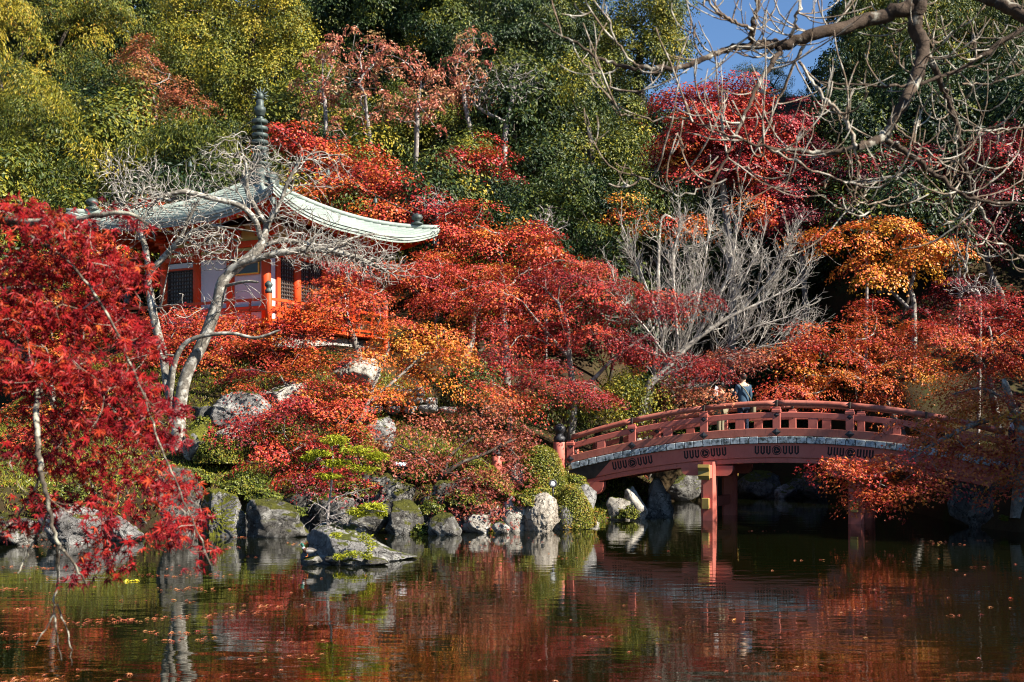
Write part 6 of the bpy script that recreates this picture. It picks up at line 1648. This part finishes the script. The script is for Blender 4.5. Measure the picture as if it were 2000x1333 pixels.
# ------------------------------------------------------------------ foreground maple at the left
def near_maple():
    rng = np.random.default_rng(41)
    b0 = np.array((-4.6, 6.2, gz(-4.6, 6.2) - 0.1))
    o = thing('foreground_maple', 'blurred crimson maple branch hanging over the water at the left foreground', 'tree', tuple(b0))
    D = 5.9
    tb, tw = Tubes(), Tubes()
    q = smooth_path([b0, (-4.5, 6.2, 1.8), (-4.1, 6.1, 3.2), (-3.6, 6.0, 3.9)], 6); tb.add(q, np.linspace(0.16, 0.08, len(q)), 10)
    main = [([(-4.3, 6.15, 2.6), P(-120, 600, D), P(0, 655, D), P(45, 690, D), P(75, 740, D)], .045, .022),
            ([(-3.6, 6.0, 3.9), P(-150, 380, D), P(0, 430, D), P(120, 430, D - .2), P(240, 418, D - .3), P(292, 440, D - .3)], .03, .004),
            ([P(0, 430, D), P(120, 500, D), P(200, 600, D - .2), P(260, 720, D - .2), P(310, 860, D - .3), P(360, 980, D - .3), P(412, 1105, D - .4)], .007, .003),
            ([P(75, 740, D), P(72, 830, D - .3), P(80, 920, D - .42), P(96, 990, D - .42), P(112, 1060, D - .42), P(140, 1095, D - .4), P(168, 1140, D - .3)], .015, .004),
            ([P(80, 930, D - .42), P(50, 990, D - .1), P(0, 1040, D - .2)], .007, .004), ([P(96, 1000, D - .42), P(60, 1070, D - .1), P(35, 1120, D - .1)], .006, .003),
            ([P(110, 1060, D - .42), P(112, 1130, D), P(105, 1200, D), P(120, 1290, D)], .006, .003), ([P(105, 1200, D), P(70, 1260, D)], .004, .002),
            ([P(112, 1180, D), P(135, 1250, D), P(140, 1300, D)], .004, .002),
            ([P(45, 690, D), P(140, 720, D + .2), P(220, 800, D + .2), P(300, 900, D + .2), P(340, 1060, D + .2)], .010, .003),
            ([P(75, 740, D), P(140, 860, D + .3), P(190, 980, D + .3), P(225, 1120, D + .3)], .009, .003),
            ([P(-40, 560, D + .3), P(80, 560, D + .3), P(180, 520, D + .3), P(270, 520, D + .2)], .010, .003)]
    sk = Skeleton(30000)
    for pts, r0, r1 in main:
        p = smooth_path(pts, 8); p[1:-1] += rng.normal(0, 0.003, (len(p) - 2, 3))
        (tb if r0 > 0.012 else tw).add(p, np.linspace(r0, r1, len(p)), 10 if r0 > 0.012 else 6)
        last = -1
        for a in p: last = sk.add(a, last)
    # position, size and tone of each leafy stretch
    lob = [(50, 430, 75, 40, .36), (140, 455, 75, 45, .36), (60, 520, 80, 60, .36), (170, 540, 75, 50, .38), (245, 530, 48, 50, .36), (90, 620, 95, 60, .37), (200, 630, 80, 60, .38), (60, 720, 80, 60, .40), (160, 730, 90, 60, .36),
           (250, 760, 60, 55, .34), (110, 820, 90, 60, .33), (220, 840, 80, 55, .34), (300, 850, 50, 40, .28), (60, 890, 70, 50, .30), (170, 910, 90, 50, .36), (280, 930, 60, 50, .34), (340, 960, 45, 45, .34), (110, 980, 70, 35, .30), (215, 1000, 50, 45, .34),
           (320, 1040, 50, 35, .34), (370, 1030, 30, 40, .36), (398, 1085, 18, 30, .36), (200, 1070, 26, 50, .32), (165, 1120, 30, 28, .30), (30, 1030, 50, 25, .28), (225, 1110, 10, 35, .28), (330, 800, 30, 25, .26), (245, 425, 26, 18, .26), (345, 870, 22, 16, .22), (20, 600, 50, 80, .34), (285, 680, 30, 40, .34)]
    pos, tone, tw_t = [], [], []
    for (px, py, rx, ry, tn) in lob:
        m = D / F; k = int(rx * ry * (0.060 if py < 820 else 0.036)) + 8
        p, v = in_lobe(rng, P(px, py, D + rng.normal(0, 0.12)), np.array((rx * m, 0.45, ry * m)), k, 0.05)
        pos.append(p); tone += [tn] * k; tw_t.append(p[::7])
    pos = np.concatenate(pos); tone = np.array(tone); n = len(pos)
    n0 = sk.n; sk.grow(np.concatenate(tw_t), rng, 0.06, 0.006, 0.4, 0.7)
    sk.minr[:] = 0; sk.radii(0.0011, 0.012); sk.r[:n0] = np.minimum(sk.r[:n0], 0.004)
    A, _ = sk.tubes(None, 4, 4)
    off = Matrix.Translation(-Vector(b0))
    me = A.mesh('twigs', M['twig_brown']); me.transform(off); link('twigs', me, o)
    me = tb.mesh('limbs', M['bark_lichen']); me.transform(off); link('limbs', me, o)
    me = tw.mesh('small_branches', M['bark_lichen']); me.transform(off); link('small_branches', me, o)
    nor = nrm(np.array((0.25, -0.35, 0.6)) + rng.normal(0, 0.75, (n, 3)))
    tip = np.array((0.15, -0.1, -0.9)) + rng.normal(0, 0.5, (n, 3))
    size = rng.uniform(0.042, 0.078, n); var = tone - 0.03 + rng.normal(0, 0.11, n)
    order = np.argsort(-size / pos[:, 1]); big = order[:300]; rest = order[300:]
    var = np.clip(var, 0, 1)
    me = leaf_mesh('leaves', pos[rest], nor[rest], tip[rest], size[rest], var[rest], 'star', M['near_leaf']); me.transform(off)
    tag(link('leaves', me, o), kind='stuff')
    for i in big:
        s = slice(i, i + 1)
        me = leaf_mesh('leaf', pos[s] * 0, nor[s], tip[s], size[s], var[s], 'star', M['near_leaf'])
        lf = link('leaf', me, o); lf.location = Vector(pos[i] - b0)
M['near_leaf'] = leaf_material('near_maple_leaves', [(0.0, (0.06, 0.006, 0.012)), (0.22, (0.20, 0.009, 0.014)), (0.38, (0.35, 0.014, 0.014)), (0.55, (0.46, 0.07, 0.02)), (1.0, (0.65, 0.25, 0.03))], 0.3, 0.5, 0.25)
M['bark_lichen'] = bark_material('lichen_covered_bark', (0.03, 0.022, 0.017), (0.10, 0.08, 0.06), (0.36, 0.34, 0.26), 0.55, 30.0)
near_maple()
